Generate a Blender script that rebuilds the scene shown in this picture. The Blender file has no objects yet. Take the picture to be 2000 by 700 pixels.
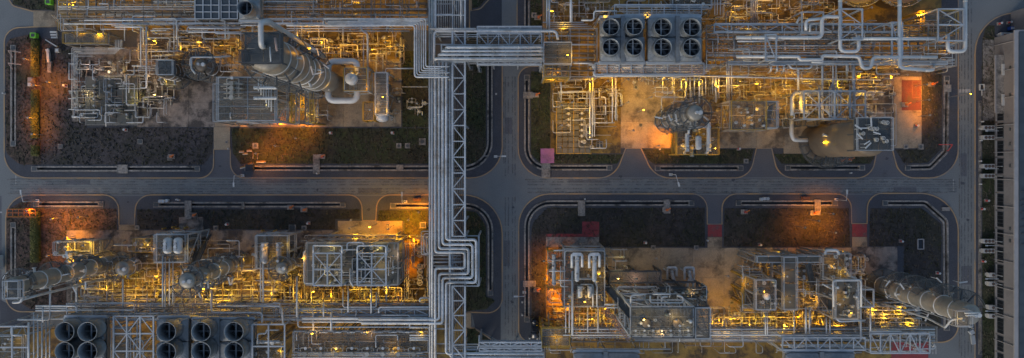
import bpy, math, random
from mathutils import Vector, Matrix
from mathutils.geometry import tessellate_polygon

# ---------------------------------------------------------------- camera, sky, sun, exposure
SC = bpy.context.scene
COL = SC.collection
PX = 0.12            # metres on the ground per photograph pixel
ALT = 160.0          # flying height of the camera
NX, NY = 1000.0, 320.0   # the point straight below the camera
cam = bpy.data.cameras.new('camera'); camo = bpy.data.objects.new('camera', cam); COL.objects.link(camo)
camo.location = (0, 0, ALT)
cam.sensor_width = 36.0
cam.lens = 36.0 * ALT / (2000 * PX)
cam.shift_y = -(350 - NY) / 2000.0
cam.clip_end = 2000
SC.camera = camo
SUN_EL, SUN_AZ = math.radians(24), math.radians(215)
world = bpy.data.worlds.new('World'); SC.world = world; world.use_nodes = True
wn = world.node_tree.nodes; wl = world.node_tree.links
sky = wn.new('ShaderNodeTexSky'); sky.sky_type = 'NISHITA'; sky.sun_disc = False
sky.sun_elevation = SUN_EL; sky.sun_rotation = SUN_AZ
sky.air_density = 1.0; sky.dust_density = 1.6; sky.ozone_density = 1.5
wl.new(sky.outputs[0], wn['Background'].inputs[0]); wn['Background'].inputs[1].default_value = 0.15
sl = bpy.data.lights.new('sun', 'SUN'); sl.energy = 0.5; sl.angle = math.radians(25); sl.color = (1, .93, .86)
so = bpy.data.objects.new('sun', sl); COL.objects.link(so); so.location = (0, 0, 200)
sd = Vector((math.sin(SUN_AZ) * math.cos(SUN_EL), math.cos(SUN_AZ) * math.cos(SUN_EL), math.sin(SUN_EL)))
so.rotation_euler = (-sd).to_track_quat('-Z', 'Y').to_euler()
vs = SC.view_settings; vs.view_transform = 'Standard'; vs.look = 'None'; vs.exposure = 0.25; vs.gamma = 1; vs.use_curve_mapping = False
SC.render.engine = 'CYCLES'; SC.cycles.use_denoising = True
SC.cycles.max_bounces = 5; SC.cycles.diffuse_bounces = 3; SC.cycles.glossy_bounces = 2; SC.cycles.transparent_max_bounces = 10
SC.cycles.sample_clamp_indirect = 4.0; SC.cycles.caustics_reflective = False; SC.cycles.caustics_refractive = False
RNG = random.Random(7)

# ---------------------------------------------------------------- helpers
def P(x, y, z=0.0):
    """the point at height z that the photograph shows at pixel x, y"""
    k = PX * (1 - z / ALT)
    return Vector(((x - NX) * k, (NY - y) * k, z))
def W(w, z=0.0): return w * PX * (1 - z / ALT)     # a width in pixels at height z, in metres

WL = {}
def root(name, loc, rot=None):
    e = bpy.data.objects.new(name, None); COL.objects.link(e); e.location = loc; e.empty_display_size = .3
    if rot is None: WL[e.name] = Vector(loc)
    else: e.rotation_euler = (0, 0, rot); WL[e.name] = Vector((0, 0, 0))   # parts in local coordinates
    return e
def _put(o, parent):
    COL.objects.link(o)
    if parent is not None:
        o.parent = parent
        if parent.name in SCALED: o.matrix_parent_inverse = parent.matrix_basis.inverted()
    return o
SCALED = set()

class MB:
    def __init__(s): s.v = []; s.f = []; s.sm = []
    def box(s, c, sx, sy, sz, rz=0.0):
        i = len(s.v); ca, sa = math.cos(rz), math.sin(rz)
        for z in (-.5, .5):
            for x, y in ((-.5, -.5), (.5, -.5), (.5, .5), (-.5, .5)):
                x_, y_ = x * sx, y * sy
                s.v.append((c[0] + x_ * ca - y_ * sa, c[1] + x_ * sa + y_ * ca, c[2] + z * sz))
        for q in ((3, 2, 1, 0), (4, 5, 6, 7), (0, 1, 5, 4), (1, 2, 6, 5), (2, 3, 7, 6), (3, 0, 4, 7)):
            s.f.append([i + k for k in q]); s.sm.append(False)
        return s
    def bar(s, a, b, w, h=None):
        h = h or w; a = Vector(a); b = Vector(b); d = b - a
        if d.length < 1e-6: return s
        d.normalize(); up = Vector((0, 0, 1)) if abs(d.z) < .95 else Vector((0, 1, 0))
        e = d.cross(up).normalized(); u = e.cross(d); i = len(s.v)
        for p in (a, b):
            for x, y in ((-.5, -.5), (.5, -.5), (.5, .5), (-.5, .5)): s.v.append(tuple(p + e * x * w + u * y * h))
        for q in ((0, 1, 2, 3), (7, 6, 5, 4), (4, 5, 1, 0), (5, 6, 2, 1), (6, 7, 3, 2), (7, 4, 0, 3)):
            s.f.append([i + k for k in q]); s.sm.append(False)
        return s
    def tube(s, pts, r, n=8, caps=True, closed=False):
        pts = [Vector(p) for p in pts]; m = len(pts)
        rs = r if isinstance(r, (list, tuple)) else [r] * m
        t = []
        for k in range(m):
            a = pts[k - 1] if (k > 0 or closed) else pts[0]; b = pts[(k + 1) % m] if (k < m - 1 or closed) else pts[-1]
            t.append((b - a).normalized())
        u = t[0].orthogonal().normalized(); i0 = len(s.v)
        for k in range(m):
            u = (u - t[k] * u.dot(t[k]))
            u = u.normalized() if u.length > 1e-6 else t[k].orthogonal().normalized()
            w = t[k].cross(u)
            for j in range(n):
                a = 2 * math.pi * j / n
                s.v.append(tuple(pts[k] + (u * math.cos(a) + w * math.sin(a)) * rs[k]))
        for k in range(m if closed else m - 1):
            A = i0 + k * n; B = i0 + ((k + 1) % m) * n
            for j in range(n):
                s.f.append([A + j, A + (j + 1) % n, B + (j + 1) % n, B + j]); s.sm.append(True)
        if caps and not closed:
            s.f.append([i0 + j for j in range(n)][::-1]); s.sm.append(False)
            s.f.append([i0 + (m - 1) * n + j for j in range(n)]); s.sm.append(False)
        return s
    def lathe(s, c, prof, n=24, a0=0.0, a1=2 * math.pi, caps=True):
        full = abs(a1 - a0 - 2 * math.pi) < 1e-6; na = n if full else n + 1; i0 = len(s.v)
        for r, z in prof:
            for j in range(na):
                a = a0 + (a1 - a0) * j / n
                s.v.append((c[0] + r * math.cos(a), c[1] + r * math.sin(a), c[2] + z))
        for k in range(len(prof) - 1):
            for j in range(n):
                j2 = (j + 1) % na
                s.f.append([i0 + k * na + j, i0 + k * na + j2, i0 + (k + 1) * na + j2, i0 + (k + 1) * na + j]); s.sm.append(True)
        if caps and full and prof[-1][0] > 1e-4:
            s.f.append([i0 + (len(prof) - 1) * na + j for j in range(na)]); s.sm.append(False)
        return s
    def build(s, name, mat, parent=None, origin=None):
        if parent is not None: o_ = WL[parent.name]
        elif origin is not None: o_ = Vector(origin)
        else:
            xs = [p[0] for p in s.v]; ys = [p[1] for p in s.v]; zs = [p[2] for p in s.v]
            o_ = Vector(((min(xs) + max(xs)) / 2, (min(ys) + max(ys)) / 2, min(zs)))
        me = bpy.data.meshes.new(name)
        me.from_pydata([(p[0] - o_[0], p[1] - o_[1], p[2] - o_[2]) for p in s.v], [], s.f)
        me.polygons.foreach_set('use_smooth', s.sm)
        me.materials.append(M[mat]); me.update()
        o = _put(bpy.data.objects.new(name, me), parent)
        if parent is None: o.location = o_
        WL[o.name] = o_.copy()
        return o

UNIT = {}
def unit(kind, mat):
    k = (kind, mat)
    if k in UNIT: return UNIT[k]
    b = MB()
    if kind == 'box': b.box((0, 0, 0), 1, 1, 1)
    else: b.tube([(0, 0, -.5), (0, 0, .5)], 1.0, 12 if kind == 'cyl' else 24)
    me = bpy.data.meshes.new(kind); me.from_pydata(b.v, [], b.f); me.polygons.foreach_set('use_smooth', b.sm)
    me.materials.append(M[mat]); me.update(); UNIT[k] = me
    return me
def _place(name, me, a, b, w, h, parent):
    a = Vector(a); b = Vector(b); d = b - a; L = d.length or 1e-3; d = d / L
    up = Vector((0, 0, 1)) if abs(d.z) < .95 else Vector((0, 1, 0))
    e = d.cross(up).normalized(); u = e.cross(d)
    o = bpy.data.objects.new(name, me)
    mid = (a + b) / 2; off = WL[parent.name] if parent is not None else Vector((0, 0, 0))
    m = Matrix((e * w, u * h, d * L)).transposed().to_4x4(); m.translation = mid - off
    _put(o, parent); o.matrix_basis = m; WL[o.name] = off; SCALED.add(o.name)
    return o
def bar(name, a, b, w, h, mat, parent=None): return _place(name, unit('box', mat), a, b, w, h, parent)
def rod(name, a, b, r, mat, parent=None, big=False): return _place(name, unit('bigcyl' if big else 'cyl', mat), a, b, r, r, parent)
def blk(name, c, sx, sy, sz, mat, parent=None, rz=0.0):
    o = bpy.data.objects.new(name, unit('box', mat)); _put(o, parent)
    off = WL[parent.name] if parent is not None else Vector((0, 0, 0))
    o.matrix_basis = Matrix.Translation(Vector(c) - off) @ Matrix.Rotation(rz, 4, 'Z') @ Matrix.Diagonal((sx, sy, sz, 1)); WL[o.name] = off; SCALED.add(o.name)
    return o

def fillet(pts, R, seg=5):
    pts = [Vector(p) for p in pts]; out = [pts[0]]
    for k in range(1, len(pts) - 1):
        a, p, b = pts[k - 1], pts[k], pts[k + 1]
        u = (a - p); v = (b - p); lu, lv = u.length, v.length
        if lu < 1e-5 or lv < 1e-5: continue
        u /= lu; v /= lv; c = max(-1, min(1, u.dot(v))); th = math.acos(c)
        if th > 3.1 or th < .05: out.append(p); continue
        d = min(R / math.tan(th / 2), lu * .49, lv * .49)
        q0, q1 = p + u * d, p + v * d
        for j in range(seg + 1):
            t = j / seg
            out.append(q0 * (1 - t) ** 2 + p * 2 * t * (1 - t) * .93 + (q0 + q1) * .5 * 2 * t * (1 - t) * .07 + q1 * t ** 2)
    out.append(pts[-1])
    return out

# labels: things that look alike are told apart by their order across the picture
REG = []
def tag(o, phrase, zone, cat, group=None):
    REG.append((o, phrase, zone, cat, group)); return o
ONES = 'first second third fourth fifth sixth seventh eighth ninth tenth eleventh twelfth thirteenth fourteenth fifteenth sixteenth seventeenth eighteenth nineteenth'.split()
TENS = {2: 'twent', 3: 'thirt', 4: 'fort', 5: 'fift', 6: 'sixt', 7: 'sevent', 8: 'eight', 9: 'ninet'}
def ordinal(n):
    if n < 20: return ONES[n - 1]
    if n >= 100: return 'hundred and ' + ordinal(n - 100) if n > 100 else 'hundredth'
    t, u = divmod(n, 10)
    return TENS[t] + ('ieth' if u == 0 else 'y-' + ONES[u - 1])
def finish_labels():
    g = {}
    for r in REG: g.setdefault((r[1], r[2]), []).append(r)
    for (ph, zo), rs in g.items():
        def pos(o):
            w = WL.get(o.name)
            if o.type == 'MESH' and o.data.vertices and o.data.users == 1:
                n = len(o.data.vertices); w = o.location + sum((v.co for v in o.data.vertices), Vector()) / n
            elif o.type == 'EMPTY': w = o.location
            k = 1 / (1 - w.z / ALT); return w.x * k, w.y * k
        ps = [(pos(r[0]), r) for r in rs]
        xs = [p[0][0] for p in ps]; ys = [p[0][1] for p in ps]
        hor = max(xs) - min(xs) >= max(ys) - min(ys)
        ps.sort(key=lambda q: (q[0][0], -q[0][1]) if hor else (-q[0][1], q[0][0]))
        for k, (_, (o, ph, zo, cat, gr)) in enumerate(ps):
            lab = (ph + ' ' + zo).strip()
            if len(ps) > 1: lab += ', ' + ordinal(k + 1) + (' from left' if hor else ' from top')
            o['label'] = lab; o['category'] = cat
            if gr or len(ps) > 1: o['group'] = gr or (cat + 's ' + zo)
def setting(o): o['kind'] = 'structure'; return o

# ---------------------------------------------------------------- materials
M = {}
def mat(name, c1, c2=None, scale=1.5, rough=.7, metal=0.0, grain=0.0, gscale=30.0, bump=0.0, vary=0.0, alpha=None, c3=None, s3=.12, t3=(.45, .6), coat=0.0, wear=None):
    m = bpy.data.materials.new(name); m.use_nodes = True; nt = m.node_tree; n = nt.nodes; L = nt.links
    b = n['Principled BSDF']; b.inputs['Roughness'].default_value = rough; b.inputs['Metallic'].default_value = metal
    if coat: b.inputs['Coat Weight'].default_value = coat
    g = n.new('ShaderNodeNewGeometry')
    def noise(sc, det=5, ro=.6):
        t = n.new('ShaderNodeTexNoise'); t.inputs['Scale'].default_value = sc; t.inputs['Detail'].default_value = det; t.inputs['Roughness'].default_value = ro
        L.new(g.outputs['Position'], t.inputs['Vector']); return t
    def ramp(src, a, b_, ca, cb):
        r = n.new('ShaderNodeValToRGB'); r.color_ramp.elements[0].position = a; r.color_ramp.elements[1].position = b_
        r.color_ramp.elements[0].color = (*ca, 1); r.color_ramp.elements[1].color = (*cb, 1); L.new(src, r.inputs[0]); return r
    def mix(kind, fac, A, B):
        x = n.new('ShaderNodeMix'); x.data_type = 'RGBA'; x.blend_type = kind
        if isinstance(fac, float): x.inputs[0].default_value = fac
        else: L.new(fac, x.inputs[0])
        L.new(A, x.inputs[6])
        if isinstance(B, tuple): x.inputs[7].default_value = (*B, 1)
        else: L.new(B, x.inputs[7])
        return x.outputs[2]
    c2 = c2 or tuple(v * .7 for v in c1)
    t1 = noise(scale); col = ramp(t1.outputs[0], .3, .7, c2, c1).outputs[0]
    if c3:
        t3n = noise(s3, 7, .68); f = ramp(t3n.outputs[0], t3[0], t3[1], (0, 0, 0), (1, 1, 1)).outputs[0]
        col = mix('MIX', f, col, c3)
    if grain:
        t2 = noise(gscale, 3, .7); f = ramp(t2.outputs[0], .3, .7, (1 - grain,) * 3, (1 + grain,) * 3).outputs[0]
        col = mix('MULTIPLY', 1.0, col, f)
    if vary:
        oi = n.new('ShaderNodeObjectInfo'); mp = n.new('ShaderNodeMapRange'); mp.inputs[3].default_value = 1 - vary; mp.inputs[4].default_value = 1 + vary
        L.new(oi.outputs['Random'], mp.inputs[0]); h = n.new('ShaderNodeHueSaturation'); L.new(mp.outputs[0], h.inputs['Value']); L.new(col, h.inputs['Color']); col = h.outputs[0]
    L.new(col, b.inputs['Base Color'])
    if bump:
        bp = n.new('ShaderNodeBump'); bp.inputs['Strength'].default_value = bump; bp.inputs['Distance'].default_value = .05
        tb = noise(gscale if grain else 8, 4, .7); L.new(tb.outputs[0], bp.inputs['Height']); L.new(bp.outputs[0], b.inputs['Normal'])
    if alpha is not None: b.inputs['Alpha'].default_value = alpha
    if wear: L.new(ramp(noise(wear, 6, .7).outputs[0], .42, .62, (0, 0, 0), (.75, .75, .75)).outputs[0], b.inputs['Alpha'])
    M[name] = m
    return m
def emis(name, c, s):
    m = bpy.data.materials.new(name); m.use_nodes = True; b = m.node_tree.nodes['Principled BSDF']
    b.inputs['Base Color'].default_value = (*c, 1); b.inputs['Emission Color'].default_value = (*c, 1); b.inputs['Emission Strength'].default_value = s; M[name] = m
mat('asphalt', (.17, .182, .182), (.145, .157, .158), .06, .85, grain=.2, gscale=5, bump=.25, c3=(.12, .129, .132), s3=.07, t3=(.5, .78))
mat('old_asphalt', (.06, .066, .078), (.045, .049, .06), .3, .9, grain=.3, gscale=5, bump=.25)
mat('tyre_wear', (.146, .156, .157), (.132, .141, .143), .3, .8, grain=.2, gscale=5, wear=.5)
mat('dust_wear', (.17, .165, .15), (.14, .135, .125), .3, .9, grain=.2, gscale=5, wear=.35)
mat('tuft', (.06, .062, .03), (.035, .037, .02), .4, .9, c3=(.085, .072, .058), s3=.15, t3=(.45, .6))
mat('drive_asphalt', (.105, .11, .122), (.088, .093, .105), .2, .9, grain=.22, gscale=5, bump=.25, c3=(.06, .063, .07), s3=.25, t3=(.6, .75))
mat('turf', (.036, .05, .016), (.018, .023, .011), .7, .95, grain=.6, gscale=2.6, bump=.8, c3=(.045, .036, .026), s3=.11, t3=(.46, .66))
mat('bare_soil', (.07, .062, .064), (.03, .027, .028), .6, .95, grain=.42, gscale=2.4, bump=.6, c3=(.028, .028, .022), s3=.09, t3=(.46, .66))
mat('dark_soil', (.05, .044, .041), (.022, .02, .019), .6, .95, grain=.42, gscale=2.4, bump=.6, c3=(.022, .024, .015), s3=.09, t3=(.46, .66))
mat('reddish_soil', (.1, .064, .05), (.042, .03, .025), .6, .95, grain=.7, gscale=2.4, bump=.8, c3=(.03, .03, .016), s3=.12, t3=(.5, .68))
mat('earth', (.03, .028, .024), (.02, .019, .017), .3, .95)
mat('concrete', (.33, .262, .18), (.24, .19, .13), .5, .85, grain=.18, gscale=4, bump=.15, vary=.12, c3=(.1, .08, .06), s3=.2, t3=(.5, .64))
mat('stained_concrete', (.29, .24, .2), (.16, .135, .115), .7, .85, grain=.2, gscale=4, bump=.15, vary=.08, c3=(.06, .052, .047), s3=.2, t3=(.46, .56))
mat('glow_tinted_concrete', (.25, .165, .04), (.155, .103, .028), .6, .8, grain=.2, gscale=4, bump=.15, vary=.12, c3=(.05, .037, .022), s3=.22, t3=(.48, .6))  # amber lamp glow put into the base colour; the dark blotches are stains
mat('drain_concrete', (.28, .255, .225), (.17, .158, .142), .5, .9, grain=.35, gscale=2, bump=.2, c3=(.06, .057, .05), s3=.3, t3=(.52, .64))
mat('wet_floor', (.012, .012, .013), (.006, .006, .007), .8, .35)
mat('kerb_paint', (.42, .26, .11), (.25, .2, .15), .35, .8, c3=(.2, .19, .17), s3=.2, t3=(.52, .66))
mat('red_paint', (.27, .04, .045), (.19, .034, .038), .6, .8, grain=.22, gscale=4, c3=(.12, .07, .065), s3=.5, t3=(.52, .66))
mat('dull_red', (.13, .035, .033), (.085, .028, .027), .6, .85, grain=.25, gscale=4, c3=(.07, .05, .045), s3=.5, t3=(.5, .64))
mat('faded_red', (.16, .065, .05), (.12, .05, .04), .6, .85, grain=.2, gscale=4)
mat('white_paint', (.42, .41, .39), (.3, .3, .28), .8, .7, c3=(.16, .16, .16), s3=.6, t3=(.5, .65))
mat('pipe', (.47, .485, .485), (.33, .345, .35), .35, .45, metal=.15, vary=.24, c3=(.25, .22, .185), s3=.5, t3=(.54, .74))
mat('pale_pipe', (.53, .535, .515), (.41, .42, .41), .3, .45, metal=.1, vary=.1, c3=(.36, .32, .27), s3=.5, t3=(.6, .8))
mat('small_pipe', (.34, .32, .27), (.22, .21, .18), .8, .5, metal=.1, vary=.3, c3=(.16, .14, .11), s3=.6, t3=(.55, .75))
mat('rust_glow_pipe', (.24, .19, .14), (.15, .12, .09), .5, .6, metal=.1, vary=.25)  # scattered warm lamplight of the racks is put into this brown
mat('pink_pipe', (.36, .25, .21), (.27, .19, .165), .5, .6, vary=.12)
mat('steel', (.42, .45, .465), (.29, .315, .33), .5, .5, metal=.2, vary=.14)
mat('warm_steel', (.3, .28, .25), (.2, .19, .17), .5, .6, metal=.2, vary=.15)
mat('dark_steel', (.075, .085, .09), (.05, .057, .06), .5, .6, metal=.2, vary=.15)
mat('grating', (.16, .155, .13), (.1, .098, .085), 1.2, .7, metal=.1, vary=.25, alpha=.42)
mat('open_grating', (.24, .22, .18), (.17, .155, .13), 1.2, .7, metal=.2, vary=.15, alpha=.4)
mat('dark_grating', (.085, .1, .105), (.055, .065, .07), 1.2, .7, metal=.1, vary=.14, alpha=.66)
mat('tower_grating', (.075, .078, .074), (.05, .052, .05), 1.2, .7, metal=.1, vary=.1, alpha=.5)
mat('chequer_plate', (.12, .118, .1), (.08, .078, .066), .7, .6, metal=.1, vary=.2, c3=(.16, .13, .085), s3=.4, t3=(.55, .7))
mat('cladding', (.27, .255, .215), (.19, .18, .152), .25, .42, metal=.2, grain=.08, gscale=2, c3=(.14, .13, .11), s3=.3, t3=(.5, .7))
mat('beige_shell', (.15, .12, .085), (.12, .097, .07), .25, .5, metal=.1, grain=.05, gscale=2, c3=(.1, .08, .06), s3=.2, t3=(.5, .7))
mat('galvanised', (.5, .52, .525), (.37, .39, .395), .5, .5, metal=.15, grain=.14, gscale=1.6, vary=.14, c3=(.28, .265, .24), s3=.22, t3=(.5, .68))
mat('zinc', (.22, .245, .258), (.155, .175, .185), .5, .5, metal=.15, grain=.14, gscale=1.6, c3=(.12, .13, .135), s3=.3, t3=(.48, .72))
mat('fan_black', (.012, .014, .017), (.008, .009, .011), 1, .6)
mat('yellow_paint', (.4, .25, .035), (.28, .18, .03), 1, .6, vary=.12)
mat('orange_paint', (.6, .17, .03), (.45, .12, .03), 1, .6)
mat('machine_paint', (.24, .24, .18), (.14, .15, .11), .9, .55, vary=.3)
mat('white_enamel', (.5, .51, .5), (.4, .41, .4), 1, .5, vary=.06)
mat('hydrant_red', (.5, .06, .05), (.38, .05, .04), 1, .5)
mat('violet_sheet', (.27, .1, .235), (.22, .085, .19), .8, .6, grain=.1, gscale=4, c3=(.12, .06, .1), s3=.6, t3=(.5, .7))
mat('lime_paint', (.2, .55, .03), (.12, .4, .03), 1.2, .6)
mat('hedge_leaf', (.1, .1, .012), (.045, .05, .01), 1.2, .8)
mat('wall_render', (.185, .178, .177), (.15, .145, .145), .25, .85, grain=.08, gscale=3, c3=(.11, .106, .105), s3=.3, t3=(.52, .75))
mat('roof_sheet', (.05, .068, .082), (.04, .055, .066), .2, .6, metal=.1, vary=.08)
mat('roof_trim', (.3, .29, .285), (.24, .233, .23), .5, .7)
mat('window_glass', (.015, .019, .024), (.01, .013, .017), .8, .25)
mat('ac_white', (.42, .42, .4), (.34, .34, .33), .8, .6, vary=.06)
mat('rust_brown', (.14, .07, .04), (.09, .045, .03), 1, .8)
mat('tyre', (.015, .015, .016), None, 1, .8)
mat('navy_paint', (.008, .012, .022), (.006, .009, .017), 1, .25, coat=.5)
mat('glass_dark', (.02, .024, .03), None, 1, .1)
mat('blue_plastic', (.02, .07, .3), None, 1, .5)
emis('amber_glow', (1, .62, .12), 1.0); emis('orange_glow', (1, .4, .05), 1.0); emis('white_glow', (1, .85, .55), .5)
# ---------------------------------------------------------------- ground, roads, islands, drains
def rpoly(pts, seg=9):
    """outline in pixels with rounded corners -> list of (x, y)"""
    out = []; n = len(pts)
    for k in range(n):
        x, y = pts[k][:2]; r = pts[k][2] if len(pts[k]) > 2 else 0
        if not r: out.append((x, y)); continue
        a = Vector(pts[k - 1][:2]); b = Vector(pts[(k + 1) % n][:2]); p = Vector((x, y))
        u = (a - p); v = (b - p); lu, lv = u.length, v.length; u /= lu; v /= lv
        th = math.acos(max(-1, min(1, u.dot(v)))); d = min(r / math.tan(th / 2), lu * .49, lv * .49); r = d * math.tan(th / 2)
        c = p + (u + v).normalized() * (r / math.sin(th / 2))
        s0 = p + u * d - c; s1 = p + v * d - c
        a0 = math.atan2(s0.y, s0.x); da = math.atan2(s1.y, s1.x) - a0
        while da > math.pi: da -= 2 * math.pi
        while da < -math.pi: da += 2 * math.pi
        for j in range(seg + 1):
            t = a0 + da * j / seg; out.append((c.x + r * math.cos(t), c.y + r * math.sin(t)))
    return out
def sheet(name, outer, holes, z, m, parent=None, skirt=0.0):
    loops = [[P(x, y, 0) for x, y in l] for l in [outer] + holes]
    for l in loops:
        for v in l: v.z = z
    flat = [v for l in loops for v in l]; b = MB(); b.v = [tuple(v) for v in flat]
    for t in tessellate_polygon(loops):
        p, q, r = (flat[k] for k in t)
        nz = (q - p).cross(r - p).z
        if abs(nz) < 1e-9: continue
        b.f.append(list(t) if nz > 0 else list(t)[::-1]); b.sm.append(False)
    if skirt:
        l = loops[0]; n = len(l); i = len(b.v)
        for v in l: b.v.append((v.x, v.y, z)); b.v.append((v.x, v.y, z - skirt))
        for k in range(n):
            k2 = (k + 1) % n; b.f.append([i + 2 * k, i + 2 * k + 1, i + 2 * k2 + 1, i + 2 * k2]); b.sm.append(False)
    return setting(b.build(name, m, parent))
def pip(q, poly):
    c = False
    for k in range(len(poly)):
        (x0, y0), (x1, y1) = poly[k - 1], poly[k]
        if (y0 > q[1]) != (y1 > q[1]) and q[0] < (x1 - x0) * (q[1] - y0) / (y1 - y0) + x0: c = not c
    return c
def offset_path(path, d):
    out = []
    for k, (x, y) in enumerate(path):
        a = path[max(k - 1, 0)]; b = path[min(k + 1, len(path) - 1)]
        t = Vector((b[0] - a[0], b[1] - a[1])).normalized(); out.append((x - t.y * d, y + t.x * d))
    return out
def ribbon(name, path, w, z0, z1, m, parent=None, closed=False):
    """a kerb-like strip with a top and two sides; w in metres"""
    d = w / PX / 2; n = len(path); b = MB()
    if closed:
        L = []; R = []
        for k in range(n):
            a = Vector(path[k - 1]); c = Vector(path[(k + 1) % n]); t = (c - a).normalized(); x, y = path[k]
            L.append((x - t.y * d, y + t.x * d)); R.append((x + t.y * d, y - t.x * d))
    else: L = offset_path(path, d); R = offset_path(path, -d)
    for l, r in zip(L, R):
        for (x, y), z in ((l, z0), (l, z1), (r, z1), (r, z0)):
            v = P(x, y, 0); b.v.append((v.x, v.y, z))
    for k in range(n if closed else n - 1):
        A = 4 * k; B = 4 * ((k + 1) % n)
        for j in range(3): b.f.append([A + j, A + j + 1, B + j + 1, B + j]); b.sm.append(False)
    if not closed:
        b.f.append([0, 1, 2, 3]); b.sm.append(False); k = 4 * (n - 1); b.f.append([k + 3, k + 2, k + 1, k]); b.sm.append(False)
    return b.build(name, m, parent)
def open_fillet(pts, seg=8):
    out = [tuple(pts[0][:2])]
    for k in range(1, len(pts) - 1):
        r = pts[k][2] if len(pts[k]) > 2 else 0
        if not r: out.append(tuple(pts[k][:2])); continue
        out += rpoly([pts[k - 1][:2], pts[k], pts[k + 1][:2]], seg)[1:-1]
    return out + [tuple(pts[-1][:2])]

ISL = {
 'northwest': [(9, 56, 40), (66, 53, 4), (110, 53), (110, -150), (917, -150), (917, 58), (981, 68, 6), (981, 348, 62), (451, 348, 42), (450, 292), (418, 292), (417, 348, 42), (9, 348, 48)],
 'corner': [(9, -150), (12, -10, 5), (26, 12, 12), (62, 22, 10), (109, 22), (109, -150)],
 'north': [(920, -150), (962, -150), (962, -8, 14), (938, 18, 14), (920, 21)],
 'northeast': [(1012, 130, 28), (1012, 348, 58), (1200, 348, 48), (1222, 290), (1252, 290), (1278, 348, 48), (1464, 348, 46), (1477, 290), (1507, 290), (1520, 348, 46), (1702, 348, 46), (1713, 290), (1742, 290), (1757, 348, 46), (1871, 348, 62), (1871, -150), (1064, -150), (1064, 130)],
 'strip': [(1010, -150), (1061, -150), (1061, 122), (1010, 122, 14)],
 'southwest': [(12, 381, 46), (232, 381, 48), (233, 440), (263, 440), (266, 381, 48), (706, 381, 52), (708, 431), (734, 431), (737, 381, 52), (981, 381, 76), (981, 612, 66), (921, 610), (908, 610), (908, 850), (130, 850), (130, 609), (75, 609), (12, 609, 52)],
 'southmid': [(911, 641), (926, 641, 4), (976, 674, 30), (976, 850), (911, 850)],
 'southeast': [(1013, 379, 62), (1381, 379, 54), (1381, 438), (1410, 438), (1410, 379, 56), (1662, 379, 52), (1663, 437), (1693, 437), (1694, 378, 54), (1871, 378, 74), (1871, 668, 62), (1805, 669), (1805, 850), (1063, 850), (1063, 668), (1013, 668, 34)],
 'southcorner': [(-60, 640), (124, 640), (124, 850), (-60, 850)],
 'east': [(1904, 26, 78), (2220, 26), (2220, 850), (1904, 850)],
}
DRAINS = {
 'northwest': [[(27, 94), (27, 281)], [(68, 330), (386, 330)], [(484, 329), (957, 329, 52), (957, 86)]],
 'northeast': [[(1029, 152), (1029, 328, 38), (1190, 328)], [(1284, 329), (1446, 329)], [(1538, 328), (1683, 328)], [(1772, 328), (1816, 327, 10), (1846, 296, 10), (1848, 154)]],
 'southwest': [[(27, 440), (27, 560)], [(72, 399), (198, 399)], [(306, 400), (670, 400)], [(768, 402), (958, 402, 48), (958, 572)]],
 'southeast': [[(1350, 397), (1029, 397, 46), (1029, 624)], [(1442, 397), (1630, 397)], [(1728, 397), (1806, 397, 12), (1846, 432, 12), (1848, 640)]],
 'strip': [[(1029, -60), (1029, 108)]],
 'east': [[(1913, 200), (1913, 690)]],
}
DW = {('east', 0): 5}
GRASS = {   # soil and turf inside the shoulders
 'northwest': [('bare_soil', [(82, 76), (170, 76), (170, 250), (417, 250), (415, 300), (398, 322), (82, 322)]), ('reddish_soil', [(12, 78, 20), (81, 62, 10), (81, 322), (40, 322, 20), (12, 300, 20)]),
               ('turf', [(452, 251), (908, 251), (908, 60), (949, 60), (949, 300, 30), (925, 320), (470, 320), (455, 300)]), ('turf', [(786, 100), (838, 100), (838, 249), (786, 249)])],
 'northeast': [('turf', [(1037, 140), (1074, 140), (1074, 302), (1216, 302), (1205, 320), (1055, 320, 14), (1037, 300, 14)]), ('turf', [(1256, 292), (1472, 292), (1466, 315), (1452, 320), (1276, 320), (1266, 312)]),
               ('turf', [(1511, 301), (1709, 301), (1700, 320), (1526, 320)]), ('dark_soil', [(1747, 292), (1800, 292), (1800, 40), (1839, 40), (1839, 290), (1812, 318), (1766, 320)])],
 'southwest': [('reddish_soil', [(14, 410, 22), (60, 385, 20), (60, 408), (228, 408), (229, 449), (130, 449), (130, 604), (60, 604), (14, 575, 30)]), ('dark_soil', [(268, 409), (702, 409), (703, 428), (655, 428), (655, 448), (268, 448)]),
               ('turf', [(740, 411), (838, 411), (838, 470), (790, 470), (790, 432), (738, 432)]), ('turf', [(909, 412), (930, 414, 10), (949, 440, 12), (949, 580), (970, 585, 5), (950, 604, 10), (909, 608)])],
 'southeast': [('dark_soil', [(1038, 440, 30), (1068, 406, 20), (1376, 406), (1377, 482), (1064, 482), (1064, 650), (1038, 650)]), ('dark_soil', [(1415, 407), (1657, 407), (1660, 482), (1413, 482)]), ('dark_soil', [(1699, 407), (1800, 407), (1838, 438), (1838, 640), (1800, 660), (1765, 660), (1765, 481), (1697, 481)])],
 'corner': [('turf', [(14, -100), (26, 8), (60, 19), (108, 20), (108, -100)])],
 'north': [('turf', [(922, -100), (958, -100), (958, -12), (936, 14), (922, 17)])],
 'southmid': [('turf', [(913, 643), (926, 643), (972, 674), (972, 800), (913, 800)])],
 'strip': [('turf', [(1036, -100), (1058, -100), (1058, 118), (1036, 118)])],
 'east': [('turf', [(1925, 50, 12), (1942, 50), (1942, 800), (1918, 800), (1918, 80, 10)])],
}
VERGES = []
NAMES = {'northwest': 'north-west plot', 'northeast': 'north-east plot', 'southwest': 'south-west plot', 'southeast': 'south-east plot'}
b = MB(); b.box((0, 0, -1.75), 900, 700, .5); setting(b.build('ground', 'earth'))
outl = {k: rpoly(v) for k, v in ISL.items()}
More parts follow.
